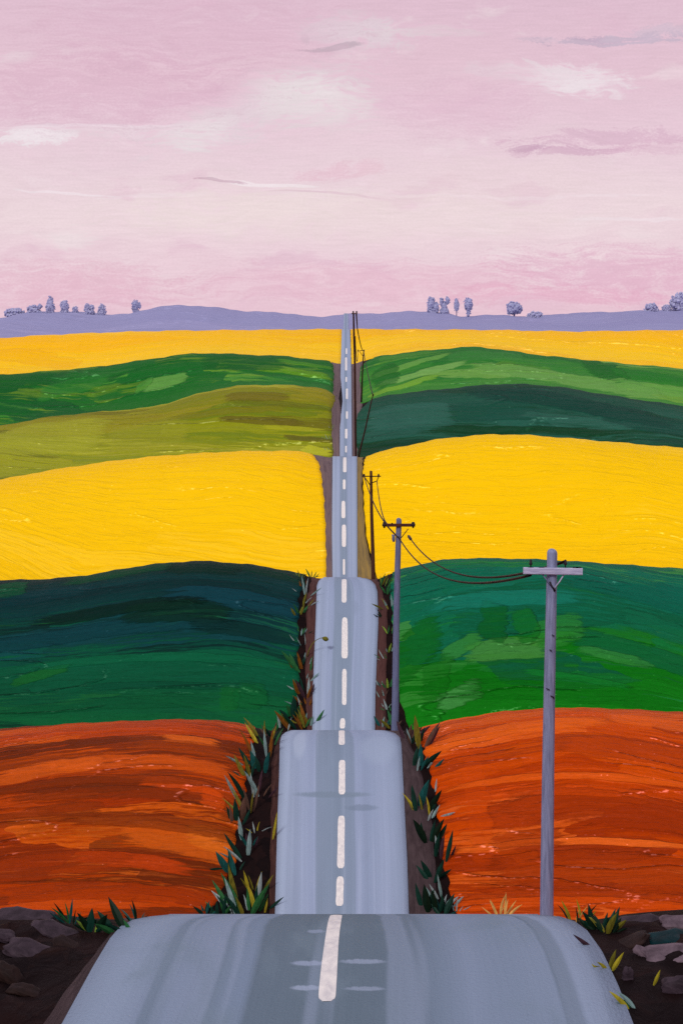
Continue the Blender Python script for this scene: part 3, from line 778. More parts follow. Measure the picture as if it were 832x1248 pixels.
# second pole
d = 99.0; s2 = d / F
bx = (480.5 - CX) * s2
pole2 = empty('utility_pole', (bx, d, gz(bx, d) - .05))
tag(pole2, 'blue grey utility pole with short dark crossarm beside the second road crest', 'utility pole', 'utility poles along the road')
top = P3(485.6, 634, d); low = P3(480.5, 892, d)
base = low + (low - top) * ((low[2] - (gz(bx, d) - .4)) / (top[2] - low[2]))
shaft(pole2, base, top, 4.8 * s2, 3.3 * s2, M['pole_blue'], .02)
fr = np.array([0, -4.0 * s2, 0])
MB().box(P3(466, 639.5, d) + fr, P3(505.5, 639.5, d) + fr, .16, 3.6 * s2).build('crossarm', M['brown'], pole2)
for qx in (468, 503):
    insulator(pole2, P3(qx, 643, d) + fr * 1.2, s2, 8, 2.6)
MB().tube([P3(497, 644, d) + fr, P3(488.5, 655, d) + fr], .55 * s2, 6).build('brace', M['brown'], pole2, True)
MB().tube([P3(472, 642, d) + fr, P3(484, 654, d) + fr], .5 * s2, 6).build('brace', M['brown'], pole2, True)
MB().tube([P3(479.5, 660, d) + fr*.6, P3(479.3, 657, d) + fr*.6, P3(479.3, 652.5, d) + fr*.6, P3(477.2, 651.5, d) + fr * .6], [1.3*s2, 2.1*s2, 2.1*s2, .8*s2], 9).build('transformer_can', M['pole_blue'], pole2, True)

# third pole
d = 178.0; s3 = d / F
bx = (454.2 - CX) * s3
pole3 = empty('utility_pole', (bx, d, gz(bx, d) - .05))
tag(pole3, 'thin brown utility pole with thin crossarm in front of the yellow field', 'utility pole', 'utility poles along the road')
top = P3(451.8, 575, d); low = P3(454.6, 706, d)
base = low + (low - top) * ((low[2] - (gz(bx, d) - .5)) / (top[2] - low[2]))
shaft(pole3, base, top, 2.6 * s3, 1.65 * s3, M['brown'], .02)
fr = np.array([0, -2.2 * s3, 0])
MB().box(P3(441, 580.3, d) + fr, P3(463.8, 580.3, d) + fr, .12, 1.2 * s3).build('crossarm', M['darkbrown'], pole3)
for qx in (443.5, 461):
    insulator(pole3, P3(qx, 582, d) + fr, s3, 5, 1.4)
MB().tube([P3(443.8, 581, d) + fr, P3(450.8, 591, d) + fr * .8], .6 * s3, 6).build('brace', M['darkbrown'], pole3, True)
MB().tube([P3(461, 581, d) + fr, P3(459, 586, d) + fr, P3(452.5, 588.5, d) + fr * .8], .6 * s3, 6).build('brace', M['darkbrown'], pole3, True)

# tall mast at the fourth crest
d = 441.0; s4 = d / F
bx = (433.2 - CX) * s4
mast = empty('utility_pole', (bx, d, gz(bx, d) - .1))
tag(mast, 'very tall slender dark brown pole rising past the lavender hills', 'utility pole', 'utility poles along the road')
MB().tube([np.array([bx, d, gz(bx, d) - .5]), P3(433.4, 556, d), P3(432.8, 500, d), P3(432.2, 440, d), P3(431.2, 410, d), P3(430.6, 381.5, d)],
          [1.3*s4, 1.3*s4, 1.35*s4, 1.3*s4, 1.25*s4, 1.1*s4], 10).build('shaft', M['darkbrown'], mast, True)
MB().box(P3(428.2, 382.2, d) + np.array([0, -.3, 0]), P3(435.4, 382.2, d) + np.array([0, -.3, 0]), .2, 1.3 * s4).build('crossarm', M['darkbrown'], mast)
MB().tube([P3(434, 381.5, d) + np.array([0, -.3, 0]), P3(434.6, 391, d) + np.array([0, -.3, 0]), P3(435.3, 400, d) + np.array([0, -.3, 0])], [1.0*s4, .9*s4, .6*s4], 8).build('hanger_rod', M['darkbrown'], mast, True)
for qx in (430.3, 434.3):
    insulator(mast, P3(qx, 382, d) + np.array([0, -.3, 0]), s4, 3.2, 1.2)

# far pole
d = 868.0; s5 = d / F
bx = (440.0 - CX) * s5
pole5 = empty('utility_pole', (bx, d, gz(bx, d) - .1))
tag(pole5, 'far brown utility pole with small crossarm beside the farthest road climb', 'utility pole', 'utility poles along the road')
MB().tube([np.array([bx, d, gz(bx, d) - 1]), P3(441.5, 455, d), P3(443, 427.5, d)], [1.1*s5, .9*s5, .7*s5], 8).build('shaft', M['darkbrown'], pole5, True)
MB().box(P3(435.2, 428, d) + np.array([0, -.5, 0]), P3(444, 426.8, d) + np.array([0, -.5, 0]), .4, .8*s5).build('crossarm', M['darkbrown'], pole5)
MB().tube([P3(438.2, 428.6, d) + np.array([0, -.5, 0]), P3(442, 434, d) + np.array([0, -.5, 0])], .35*s5, 6).build('brace', M['darkbrown'], pole5, True)
for qx in (436, 443.6):
    insulator(pole5, P3(qx, 428, d) + np.array([0, -.5, 0]), s5, 2.2, .6)

# leaning pole
d = 456.0; s6 = d / F
bx = (437.0 - CX) * s6
lean = empty('leaning_pole', (bx, d, gz(bx, d) - .1))
tag(lean, 'thin dark pole leaning right in front of the dark green field', 'utility pole', 'utility poles along the road')
MB().tube([np.array([bx - .2, d, gz(bx, d) - .6]), P3(437.4, 553, d), P3(445, 523, d), P3(451, 495, d), P3(454.4, 481, d)], [1.1*s6, 1.1*s6, .9*s6, .75*s6, .6*s6], 8).build('shaft', M['darkbrown'], lean, True)
MB().tube([P3(454.3, 483, d), P3(454.4, 480.6, d), P3(454.4, 479.8, d)], [.9*s6, .95*s6, .3*s6], 8).build('pole_cap', M['darkbrown'], lean, True)


def wire(a, b, sag, r, label, n=40, tip=None):
    pts = []
    for i in range(n + 1):
        t = i / n
        p = a + (b - a) * t; p = p - np.array([0, 0, sag * 4 * t * (1 - t)])
        pts.append(p)
    # thinner where it is near, so that the cable keeps the slack look of a stranded line
    root = empty('power_line', tuple(pts[0]))
    tag(root, label, 'cable', 'power lines between the poles')
    MB().tube(pts, r, 6).build('cable', M['wire'], root, True)
    if tip is not None:
        dirv = (pts[-1] - pts[-3]); dirv /= np.linalg.norm(dirv)
        MB().tube([pts[-1] - dirv * x for x in (0, tip * .3, tip * .8, tip)], [r * .8, r * 2.8, r * 2.6, r], 8).build('strain_insulator', M['dark_metal'], root, True)
    return root


A1 = P3(645.5, 682, 38) + np.array([0, -.14, 0]); A2 = P3(687.5, 681.5, 38) + np.array([0, -.14, 0]); A3 = P3(645.5, 700, 38) + np.array([0, -.1, 0])
wire(P3(687.5, 683, 38) + np.array([0, -.14, 0]), P3(497, 652.5, 97), 1.2, .034, 'upper cable from the pale pole towards the blue grey pole', tip=3.0)
wire(A3, P3(485.5, 654.5, 98.7), 1.1, .034, 'lower cable from the pale pole to the blue grey pole')
wire(P3(485, 654, 98.9) + np.array([0, -.25, 0]), P3(443.5, 580, 178) + np.array([0, -.25, 0]), .9, .05, 'left cable from the blue grey pole up to the thin brown pole')
wire(P3(477.5, 637.5, 98.9) + np.array([0, -.2, 0]), P3(459, 586, 178) + np.array([0, -.25, 0]), 1.5, .05, 'right cable from the blue grey pole up to the thin brown pole')
wire(P3(435.2, 400, 441) + np.array([0, -.3, 0]), P3(443, 427, 868), 2.0, .16, 'cable from the top of the very tall pole to the far pole')
wire(P3(443, 428, 868), P3(454.2, 482, 456), 1.0, .16, 'cable from the far pole down to the leaning pole')
wire(P3(436, 428, 868) + np.array([0, -.5, 0]), P3(431.2, 410, 441) + np.array([.3, 0, 0]), 6.0, .14, 'slack cable from the far pole to the side of the very tall pole')

# ------------------------------------------------------------------ far trees
M['tree_far'] = plain_mat('lavender_foliage', (204, 207, 240), (194, 197, 232), .7, .25, (1, 1, 1), .2, .15)
M['trunk_far'] = plain_mat('lavender_bark', (122, 120, 164), (104, 102, 146), .7, .5, (1, 1, .2), .1, .15)
M['tree_far2'] = plain_mat('dusky_blue_foliage', (196, 201, 236), (186, 191, 228), .7, .25, (1, 1, 1), .2, .15)


for kx in ('tree_far', 'tree_far2'):      # leaves let light through
    mt = M[kx]; nbt = NB(mt.node_tree); pb = mt.node_tree.nodes['Principled BSDF']; outn = mt.node_tree.nodes['Material Output']
    tr = nbt.new('ShaderNodeBsdfTranslucent'); ms = nbt.new('ShaderNodeMixShader')
    tr.inputs['Color'].default_value = rgba((190, 192, 226)); ms.inputs[0].default_value = .35
    nbt.l.new(pb.outputs[0], ms.inputs[1]); nbt.l.new(tr.outputs[0], ms.inputs[2]); nbt.l.new(ms.outputs[0], outn.inputs['Surface'])


def far_tree(px, top, wid, label, shape='oval', d=1960.0, mat='tree_far', lobes=None, bare=False):
    x = (px - CX) * d / F; z0 = gz(x, d) - .5
    z1 = HZ - (top - CY) * d / F
    Hh = z1 - z0; s = d / F; w = wid * s / 2
    root = empty('tree', (x, d, z0)); tag(root, label, 'tree', 'trees along the lavender hills')
    r = random.Random(int(px * 13))
    tk = MB()
    tk.tube([np.array([x, d, z0 - 1.5]), np.array([x + .2*w*(r.random()-.5), d, z0 + Hh*.4]), np.array([x + .3*w*(r.random()-.5), d, z0 + Hh*.85])], [max(.6, w*.13), max(.45, w*.1), .15], 7)
    for i in range(5):
        a = r.random() * 6.28; h0 = z0 + Hh * (.3 + .35 * r.random())
        tk.tube([np.array([x, d, h0]), np.array([x + math.cos(a)*w*.65, d + math.sin(a)*w*.65, h0 + Hh*.2])], [.35, .12], 5)
    tk.build('trunk', M['trunk_far'], root, True)
    V, Fc = [], []
    lob = lobes or [(0, .55, 1.0, .45)]
    if not bare: lob = list(lob) + [(0, .14, .95, .2)]
    for (lx, lz, lw, lh) in lob:
        n = int(110 * lw * max(lh, .35) / .45)
        nu, nv_ = 12, 8; b0 = len(V); ph = [r.uniform(0, 6.28) for _ in range(4)]
        for j in range(nv_ + 1):
            for i in range(nu):
                th, a = math.pi * j / nv_, 2 * math.pi * i / nu
                q = np.array([math.sin(th)*math.cos(a), math.sin(th)*math.sin(a), math.cos(th)])
                q = q * (.84 + .12*math.sin(3*a + ph[0]) * math.sin(2*th) + .10*math.sin(4*th + 2*a + ph[1]) + r.uniform(-.06, .06))
                if shape == 'cone': q[:2] *= (1.05 - .5 * (q[2] + 1) / 2)
                V.append(np.array([x + lx*w + q[0]*w*lw, d + q[1]*w*lw*.9, z0 + Hh*(lz*.93 + q[2]*lh)]))
        for j in range(nv_):
            for i in range(nu):
                Fc.append((b0+j*nu+i, b0+(j+1)*nu+i, b0+(j+1)*nu+(i+1) % nu, b0+j*nu+(i+1) % nu))
        for i in range(n):
            while True:
                q = np.array([r.uniform(-1, 1) for _ in range(3)])
                if .78 < np.linalg.norm(q) < 1.04: break
            q *= r.uniform(.75, 1.12) if r.random() < .25 else 1
            if shape == 'cone': q[:2] *= (1.05 - .5 * (q[2] + 1) / 2)
            c = np.array([x + lx*w + q[0]*w*lw, d + q[1]*w*lw*.9, z0 + Hh*(lz*.93 + q[2]*lh*1.06)])
            sz = (.15 + .17 * r.random()) * max(w * .8, 2.2)
            ax = np.array([r.gauss(0, 1) for _ in range(3)]); ax /= np.linalg.norm(ax)
            bx_ = np.cross(ax, [r.gauss(0, 1) for _ in range(3)]); bx_ /= np.linalg.norm(bx_); cx_ = np.cross(ax, bx_)
            b0 = len(V)
            V += [c + bx_*sz, c + cx_*sz*.8, c - bx_*sz, c - cx_*sz*.8, c + ax*sz*.7, c - ax*sz*.7]
            for (i0, i1) in ((0, 1), (1, 2), (2, 3), (3, 0)):
                Fc += [(b0+i0, b0+i1, b0+4), (b0+i1, b0+i0, b0+5)]
    o = np.array(root.location)
    mesh_obj('crown', [p - o for p in V], Fc, M[mat], smooth=False, parent=root)


far_tree(18, 376, 24, 'low spreading tree at the far left end of the lavender hills', lobes=[(0, .5, 1, .5)])
far_tree(43, 370.5, 18, 'low lopsided bush with a thin twig left of the tallest tree', lobes=[(-.2, .45, .9, .4), (.7, .8, .3, .2)])
far_tree(61.5, 359, 13, 'tallest pointed tree among the left cluster on the lavender hills', 'cone', lobes=[(0, .45, 1.05, .5)])
far_tree(79, 365.5, 11, 'round headed tree right of the tallest pointed tree on the hills', lobes=[(0, .6, 1, .42)])
far_tree(92, 373, 8, 'small stub of a tree between round head and forked tree', lobes=[(0, .5, 1, .5)])
far_tree(109, 370, 13, 'forked ragged tree on the left lavender hills', lobes=[(-.35, .6, .6, .4), (.5, .72, .45, .25), (0, .3, 1, .25)])
far_tree(124.5, 369, 12, 'pointed dense tree right of the forked ragged tree', 'cone', lobes=[(0, .45, 1.05, .5)])
far_tree(166, 365, 10, 'lone dark tree at the foot of the rounded lavender hill', mat='tree_far2', lobes=[(-.1, .55, 1, .45), (.9, .6, .3, .25)])
far_tree(527, 361, 14, 'bushy tree left of the forked tree near the tall brown pole', mat='tree_far2', lobes=[(-.2, .55, .85, .42), (.5, .35, .7, .35)])
far_tree(541, 360.5, 13, 'v shaped forked tree on the right hills', mat='tree_far2', lobes=[(-.5, .72, .4, .25), (.6, .8, .4, .22), (0, .45, .5, .3), (0, .2, .8, .22)])
far_tree(556, 361, 7, 'slim upright tree left of the teardrop tree', mat='tree_far2', lobes=[(0, .62, 1.0, .36)], bare=True)
far_tree(570.5, 361, 11, 'teardrop crowned tree on a thin trunk right of the slim tree', mat='tree_far2', lobes=[(0, .68, 1.05, .32), (0, .35, .5, .3)], bare=True)
far_tree(626, 366, 19, 'umbrella crowned tree standing alone on the right hills', mat='tree_far2', lobes=[(0, .62, 1.0, .34), (-.3, .5, .7, .3), (.4, .5, .7, .25)], bare=True)
far_tree(652, 379, 20, 'low hedge like bush right of the umbrella crowned tree', lobes=[(0, .4, 1, .5)])
far_tree(793, 369, 17, 'low domed tree left of the large tree at the right edge', lobes=[(0, .5, 1, .48)])
far_tree(812, 371, 12, 'small domed tree directly beside the large right edge tree', lobes=[(0, .5, 1, .48)])
far_tree(832, 355, 28, 'large tree cut off by the right edge of the hills', lobes=[(0, .55, 1, .42), (-.5, .4, .7, .3)])

# ------------------------------------------------------------------ plants
LEAF = {
 'pale': (126, 158, 158), 'silver': (148, 166, 168), 'dark': (16, 54, 44), 'green': (44, 104, 58), 'olive': (112, 108, 36), 'yellow': (168, 158, 44),
 'rust': (128, 78, 26), 'mauve': (70, 48, 58), 'brown': (92, 70, 60), 'teal': (24, 84, 82), 'straw': (226, 170, 92), 'deep': (14, 36, 24), 'ygreen': (118, 146, 52)}
for kx, c in LEAF.items():
    M['leaf_' + kx] = plain_mat(kx + '_leaf', c, tuple(int(v * .7) for v in c), .5, 12, (1, 1, .3), .005, .08)


def leaf(V, Fc, base, L, w, lean, az, curl, r):
    """a lens-shaped blade with a raised midrib and real thickness"""
    n = 7
    dirh = np.array([math.cos(az), math.sin(az), 0]); side = np.array([-dirh[1], dirh[0], 0])
    side = np.cross(dirh * math.sin(lean) + np.array([0, 0, 1]) * math.cos(lean), np.array([0, 1.0, .15])); side /= np.linalg.norm(side) + 1e-9
    p = np.array(base, float); b0 = len(V); ang = lean
    for i in range(n + 1):
        t = i / n
        ww = w * (math.sin(math.pi * min(1, (t * .92 + .08)) ** .85) ** .9 if t < 1 else 0) + .02 * w
        tang = dirh * math.sin(ang) + np.array([0, 0, 1]) * math.cos(ang)
        nor = np.cross(tang, side); nor /= np.linalg.norm(nor) + 1e-9
        V += [p - side*ww, p + nor*ww*.3, p + side*ww, p - nor*ww*.3]
        p = p + tang * L / n; ang += curl / n
    for i in range(n):
        a, b = b0+4*i, b0+4*i+4
        for j in range(4): Fc.append((a+j, a+(j+1) % 4, b+(j+1) % 4, b+j))
    Fc.append((b0, b0+3, b0+2, b0+1)); e = b0+4*n; Fc.append((e, e+1, e+2, e+3))


PLANT_I = [0]


def plant(seg, px, py, h, kinds, label, n=None, wide=.11, spread=.5, bias=0.0, name='leafy_plant', cat='plant', group=None, curl=.4):
    dd_ = depth_at(seg, py, lambda q: (px - CX) * q / F)
    x = (px - CX) * dd_ / F; s = dd_ / F
    z = gz(x, dd_)
    PLANT_I[0] += 1
    r = random.Random(PLANT_I[0] * 17 + 3)
    kinds = kinds.split('+')
    n = (n or 5) + (1 if (n or 5) > 1 else 0); wide = wide * (.66 if seg == 2 else .57)
    V, Fc, fm = [], [], []
    for i in range(n):
        f0 = len(Fc)
        side = (i / max(1, n-1) - .5) * 2 if n > 1 else 0
        lean_signed = bias + side * spread + r.uniform(-.32, .32)
        az = (0 if lean_signed >= 0 else math.pi) + r.uniform(-.7, .7)
        L = h * s * r.uniform(.5, 1.06) * (1 - .15 * abs(side))
        leaf(V, Fc, (x + (side + r.uniform(-.4, .4)) * h * s * .22, dd_ + r.uniform(-.2, .2) * h * s, z - .03 * h * s), L, L * wide * r.uniform(.8, 1.25), abs(lean_signed), az, r.uniform(-.1, curl), r)
        fm += [i % len(kinds)] * (len(Fc) - f0)
    o = np.array([x, dd_, z])
    ob = mesh_obj(name, [p - o for p in V], Fc, None, smooth=False, mats=[M['leaf_' + k] for k in kinds], fmat=fm)
    ob.location = tuple(o)
    return tag(ob, label, cat, group)


G1, G2 = 'plants growing along the road verges', 'plants growing on the foreground banks'
ORD = ['lowest', 'second from the bottom', 'third from the bottom', 'fourth from the bottom', 'fifth from the bottom', 'sixth from the bottom', 'seventh from the bottom', 'eighth from the bottom',
       'ninth from the bottom', 'tenth from the bottom', 'eleventh from the bottom', 'twelfth from the bottom', 'thirteenth from the bottom', 'fourteenth from the bottom', 'fifteenth from the bottom',
       'sixteenth from the bottom', 'seventeenth from the bottom', 'eighteenth from the bottom', 'nineteenth from the bottom', 'twentieth from the bottom', 'twenty-first from the bottom',
       'twenty-second from the bottom', 'twenty-third from the bottom', 'twenty-fourth from the bottom', 'twenty-fifth from the bottom', 'twenty-sixth from the bottom']
COLW = {'pale': 'pale blue green', 'silver': 'silvery', 'dark': 'dark green', 'green': 'green', 'olive': 'olive', 'yellow': 'yellow green', 'rust': 'rust coloured', 'mauve': 'dark mauve',
        'brown': 'brown', 'teal': 'teal', 'straw': 'straw coloured', 'deep': 'blackish green', 'ygreen': 'light green'}
VERGE = {
 (1, 'left', 'second'): [
  (252,1113,24,'dark+teal',5,.2,.9,0),(268,1112,34,'dark+green',5,.17,.7,-.1),(290,1113,64,'green+dark+olive',6,.12,.42,-.25),(292,1112,46,'silver+pale',2,.13,.2,-.45),(313,1113,46,'green+yellow+dark',5,.13,.4,.1),(310,1085,38,'olive+yellow',4,.1,.35,-.2),
  (312,1092,36,'silver',1,.12,.1,-.15),(283,1062,36,'dark+teal',4,.2,.6,-.3),(295,1045,44,'pale+silver+dark',3,.12,.35,-.45),(306,1030,26,'teal+mauve',3,.16,.4,.1),(296,1020,30,'pale',1,.14,.1,-.1),(312,1012,22,'yellow+silver',3,.09,.7,0),(334,1022,36,'yellow',1,.06,.1,.45),
  (288,1000,36,'dark+brown',4,.2,.5,.2),(300,988,36,'olive+brown',5,.09,.5,-.55),(304,972,56,'pale+dark+silver',3,.11,.2,-.42),(318,968,34,'brown+mauve',3,.12,.3,.3),(300,945,36,'dark+olive',4,.14,.5,-.3),(316,938,40,'dark+teal',4,.2,.3,0),(306,930,34,'pale+silver',3,.1,.5,-.25),
  (321,918,44,'rust+olive+pale',4,.1,.3,-.3),(326,908,38,'yellow+green',3,.1,.3,-.15),(318,898,34,'brown+olive',3,.1,.4,-.4),(332,897,22,'brown+dark',4,.15,.6,0)],
 (1, 'right', 'second'): [
  (556,1110,20,'pale+silver',3,.1,.7,.4),(540,1112,30,'dark+teal',5,.2,.7,0),(545,1104,24,'silver+pale',3,.12,.5,.5),(524,1108,40,'dark+deep',4,.2,.4,0),(532,1094,38,'pale+silver',2,.11,.15,-.3),(528,1072,34,'dark',4,.2,.4,.1),(537,1045,40,'dark+mauve',3,.15,.4,.25),
  (533,1036,32,'silver',1,.16,.1,.2),(524,1022,38,'dark+deep',4,.2,.4,.05),(528,996,30,'silver+pale',2,.16,.3,.55),(512,990,34,'olive+yellow',3,.08,.25,-.45),(519,985,44,'dark+teal+deep',4,.18,.3,.25),(528,962,32,'silver',1,.15,.1,.2),(514,935,44,'dark+teal',3,.16,.25,.4),
  (514,936,30,'pale+teal',2,.11,.2,.45),(505,904,26,'pale+dark',3,.13,.3,.15),(512,908,40,'brown+mauve+olive',4,.15,.4,.1),(500,898,30,'mauve+brown',4,.2,.4,.1)],
 (2, 'left', 'third'): [
  (346,888,26,'silver+dark',2,.1,.2,0),(362,887,34,'rust+olive+dark',4,.12,.4,-.4),(370,884,32,'olive+rust',4,.1,.3,-.5),(376,883,26,'pale+green',3,.14,.3,.3),(357,872,26,'dark+green',4,.2,.5,-.2),(362,860,22,'silver+pale',2,.08,.3,-.8),(372,858,20,'rust',2,.18,.3,-.3),
  (369,845,30,'silver+dark',2,.11,.2,-.4),(373,848,32,'rust+mauve',3,.13,.25,-.1),(376,828,18,'pale+brown',2,.13,.3,.4),(368,818,36,'rust+green',3,.13,.3,-.25),(363,810,22,'dark+green',4,.18,.5,-.3),(374,808,20,'pale+green',2,.1,.2,.35),(368,784,22,'silver+pale',2,.05,.3,-.5),
  (367,772,18,'green+pale',3,.17,.5,.2),(377,772,20,'dark+mauve',2,.06,.2,.95),(364,748,20,'ygreen+olive+green',5,.15,.7,-.1),(374,736,20,'olive+silver',3,.1,.3,.5),(372,724,26,'silver+pale',3,.07,.6,0),(371,714,18,'rust+dark',2,.15,.2,-.2),(366,703,14,'olive+ygreen',6,.05,.9,0),(380,702,14,'ygreen+green',6,.1,1.0,.1)],
 (2, 'right', 'third'): [
  (479,886,26,'olive+brown+green',4,.14,.4,-.1),(468,884,18,'teal+pale',3,.17,.4,.1),(475,866,18,'green+silver',3,.12,.5,-.2),(466,848,13,'pale+brown',3,.1,.5,-.2),(470,862,12,'silver',2,.12,.4,.2),(462,835,16,'teal+silver',3,.11,.3,-.4),(474,838,18,'green+ygreen',3,.15,.4,0),
  (467,803,16,'silver+green',3,.07,.4,-.9),(474,793,12,'pale+ygreen',2,.14,.3,.3),(475,770,16,'ygreen+green',3,.13,.4,.1),(463,752,16,'dark+deep',3,.09,.5,-.7),(472,740,20,'olive+pale',3,.12,.3,-.5),(473,722,16,'green+dark',4,.14,.5,0),(468,712,20,'ygreen+green+olive',5,.09,.4,.3)],
}
for (seg, side, nth), lst in VERGE.items():
    lst.sort(key=lambda q: -q[1])
    for i, (px, py, h, kinds, n, wide, spread, bias) in enumerate(lst):
        kk = [COLW[k] for k in kinds.split('+')][:2]
        lab = f"{' and '.join(kk)} plant, {ORD[i]} in the {side} verge of the {nth} road stretch"
        wds = lab.split()
        if len(wds) > 16:
            lab = f"{kk[0]} plant, {ORD[i]} in the {side} verge of {nth} road stretch"
        plant(seg, px, py, h, kinds, lab, n, wide, spread, bias, group=G1)

# the far verge grasses by the olive field
for i, (px, py, h, k) in enumerate([(402, 548, 10, 'silver+ygreen'), (399, 535, 9, 'silver'), (403, 522, 9, 'ygreen+silver')]):
    plant(4, px, py, h, k, ['silvery grass tuft at the lower corner of the olive field', 'silvery grass tuft in the middle of the olive field edge', 'light green grass tuft highest on the olive field edge'][i], 4, .06, .5, -.3, 'grass_tuft', 'grass tuft', G1)

fg = [
 (86,1121,34,'deep+teal+green',9,.08,.75,0,'spiky dark green tuft on the left bank above the mauve stones','grass_tuft'),
 (112,1131,34,'deep+dark+ygreen',7,.24,1.0,0,'broad leaved dark clump left of the arching leaves by the road','leafy_plant'),
 (146,1133,46,'deep+dark+green',5,.2,.3,-.75,'arching blackish green leaves over the left road edge','leafy_plant'),
 (166,1121,32,'teal+deep',6,.09,.7,.1,'thin teal spikes at the left end of the first crest','grass_tuft'),
 (610,1116,38,'straw',8,.09,.75,0,'fine straw coloured grass tuft left of the pale pole','grass_tuft'),
 (703,1121,40,'straw+deep+yellow',8,.09,.8,0,'yellow and black spiky tuft right of the pale pole','grass_tuft'),
 (727,1130,34,'deep+dark',8,.22,.9,0,'dark rounded bush right of the yellow spiky tuft','leafy_plant'),
 (744,1134,40,'olive+deep+dark',7,.2,.8,.35,'dark bush with one olive leaf on the right bank','leafy_plant'),
 (722,1152,38,'mauve+deep',4,.12,.35,-1.15,'dark mauve sprig lying over the right road edge','leafy_plant'),
 (738,1180,34,'yellow+olive',4,.14,.5,-.2,'yellow green sprout on the right road edge above another','leafy_plant'),
 (766,1224,38,'yellow+green+pale',5,.13,.35,-.95,'lowest yellow green sprout leaning over the right road edge','leafy_plant'),
 (798,1198,24,'yellow',1,.18,.1,.2,'single yellow leaf standing on the dark right bank','leafy_plant'),
]
for (px, py, h, kinds, n, wide, spread, bias, lab, nm) in fg:
    plant(0, px, py, h, kinds, lab, n, wide, spread, bias, nm, 'grass tuft' if nm == 'grass_tuft' else 'plant', G2, .7)

# stalk with a seed head leaning over the road
ds = depth_at(2, 800, lambda q: (374 - CX) * q / F); s = ds / F
st0 = np.array([(374 - CX) * s, ds, gz((374 - CX) * s, ds)])
root = empty('seed_head_plant', tuple(st0)); tag(root, 'curved stalk with olive seed head leaning over the third road stretch', 'plant', G1)
pts = [st0 + np.array([a * s, 0, b * s]) for a, b in ((0, 0), (2, 8), (6, 16), (11, 21), (16, 23.5), (19, 24))]
MB().tube(pts, [.7*s, .65*s, .5*s, .45*s, .4*s, .4*s], 6).build('stalk', M['leaf_olive'], root, True)
MB().tube([pts[-1] + np.array([q*s, 0, -.35*q*s]) for q in (-.5, 1, 3, 5, 6.5, 7.2)], [.4*s, 2.0*s, 2.9*s, 2.8*s, 1.6*s, .2*s], 9).build('seed_head', M['leaf_olive'], root, True)

# ------------------------------------------------------------------ stones on the foreground banks
M['stone_mauve'] = plain_mat('mauve_stone', (64, 53, 62), (36, 29, 35), .55, 4, (1, 1, 3), .03)
M['stone_light'] = plain_mat('pale_mauve_stone', (108, 93, 103), (62, 51, 59), .55, 4, (1, 1, 3), .03)
M['stone_teal'] = plain_mat('teal_stone', (10, 44, 50), (6, 26, 30), .5, 4, (1, 1, 3), .03)
M['stone_brown'] = plain_mat('brown_stone', (44, 31, 29), (26, 19, 19), .6, 4, (1, 1, 3), .03)


def stone(px, py, w, h, rot, mat, label, seed, embed=.35):
    dd_ = depth_at(0, py, lambda q: (px - CX) * q / F); s = dd_ / F
    x = (px - CX) * s
    r = np.random.RandomState(seed)
    nu, nv = 22, 12
    V, Fc = [], []
    ph = r.rand(6) * 6.28
    for j in range(nv + 1):
        th = math.pi * j / nv
        for i in range(nu):
            a = 2 * math.pi * i / nu
            q = np.array([math.sin(th) * math.cos(a), math.sin(th) * math.sin(a), math.cos(th)])
            q = np.sign(q) * np.abs(q) ** .55
            k = 1 + .12*math.sin(3*q[0]*2 + ph[0]) + .1*math.sin(5*q[1] + ph[1]) + .09*math.sin(6*q[2] + 3*q[0] + ph[2]) + .03*r.rand()
            q = q * k
            V.append(np.array([q[0] * w/2*s, q[1] * w*.34*s, q[2] * h*.30*s - .12*h*s*q[0]*q[0]]))
    for j in range(nv):
        for i in range(nu):
            Fc.append((j*nu+i, j*nu+(i+1) % nu, (j+1)*nu+(i+1) % nu, (j+1)*nu+i))
    o = mesh_obj('stone', V, Fc, M[mat], smooth=True)
    o.location = (x, dd_, gz(x, dd_) + h*.06*s); o.rotation_euler = (.1, rot, r.rand() * .6 - .3)
    tag(o, label, 'stone', 'stones on the foreground banks')


stone(30, 1116, 66, 13, .1, 'stone_mauve', 'flat mauve stone along the top of the left bank', 1)
stone(68, 1133, 58, 17, .35, 'stone_mauve', 'slanting mauve stone below the spiky tuft on the left bank', 2)
stone(36, 1158, 60, 20, .3, 'stone_mauve', 'broad mauve grey stone in the middle of the left bank', 3)
stone(4, 1138, 36, 14, .2, 'stone_mauve', 'small mauve stone at the left picture edge', 4)
stone(12, 1186, 34, 26, .6, 'stone_brown', 'brown stone low on the left bank below the broad stone', 5)
stone(84, 1152, 40, 13, .5, 'stone_brown', 'long brown clod beside the left road shoulder', 6)
stone(30, 1205, 36, 14, .2, 'stone_brown', 'small brown clod lowest on the left bank', 16)
stone(782, 1122, 52, 13, -.1, 'stone_mauve', 'flat mauve stone along the top of the right bank', 7)
stone(826, 1122, 44, 17, -.05, 'stone_light', 'pale stone at the top right of the right bank', 8)
stone(818, 1141, 52, 10, -.05, 'stone_teal', 'dark teal slab between two pale stones on the right bank', 9)
stone(812, 1160, 66, 13, -.12, 'stone_light', 'long pale mauve stone below the teal slab', 10)
stone(784, 1160, 22, 17, .7, 'stone_light', 'small upright pale stone left of the long pale stone', 11)
stone(826, 1203, 34, 38, .2, 'stone_mauve', 'large mauve stone low at the right picture edge', 12)
stone(768, 1146, 50, 12, -.5, 'stone_brown', 'curved brown clod beside the dark bush on the right bank', 13)
stone(764, 1190, 13, 42, .05, 'stone_mauve', 'tall narrow grey stone beside the right road edge', 14)

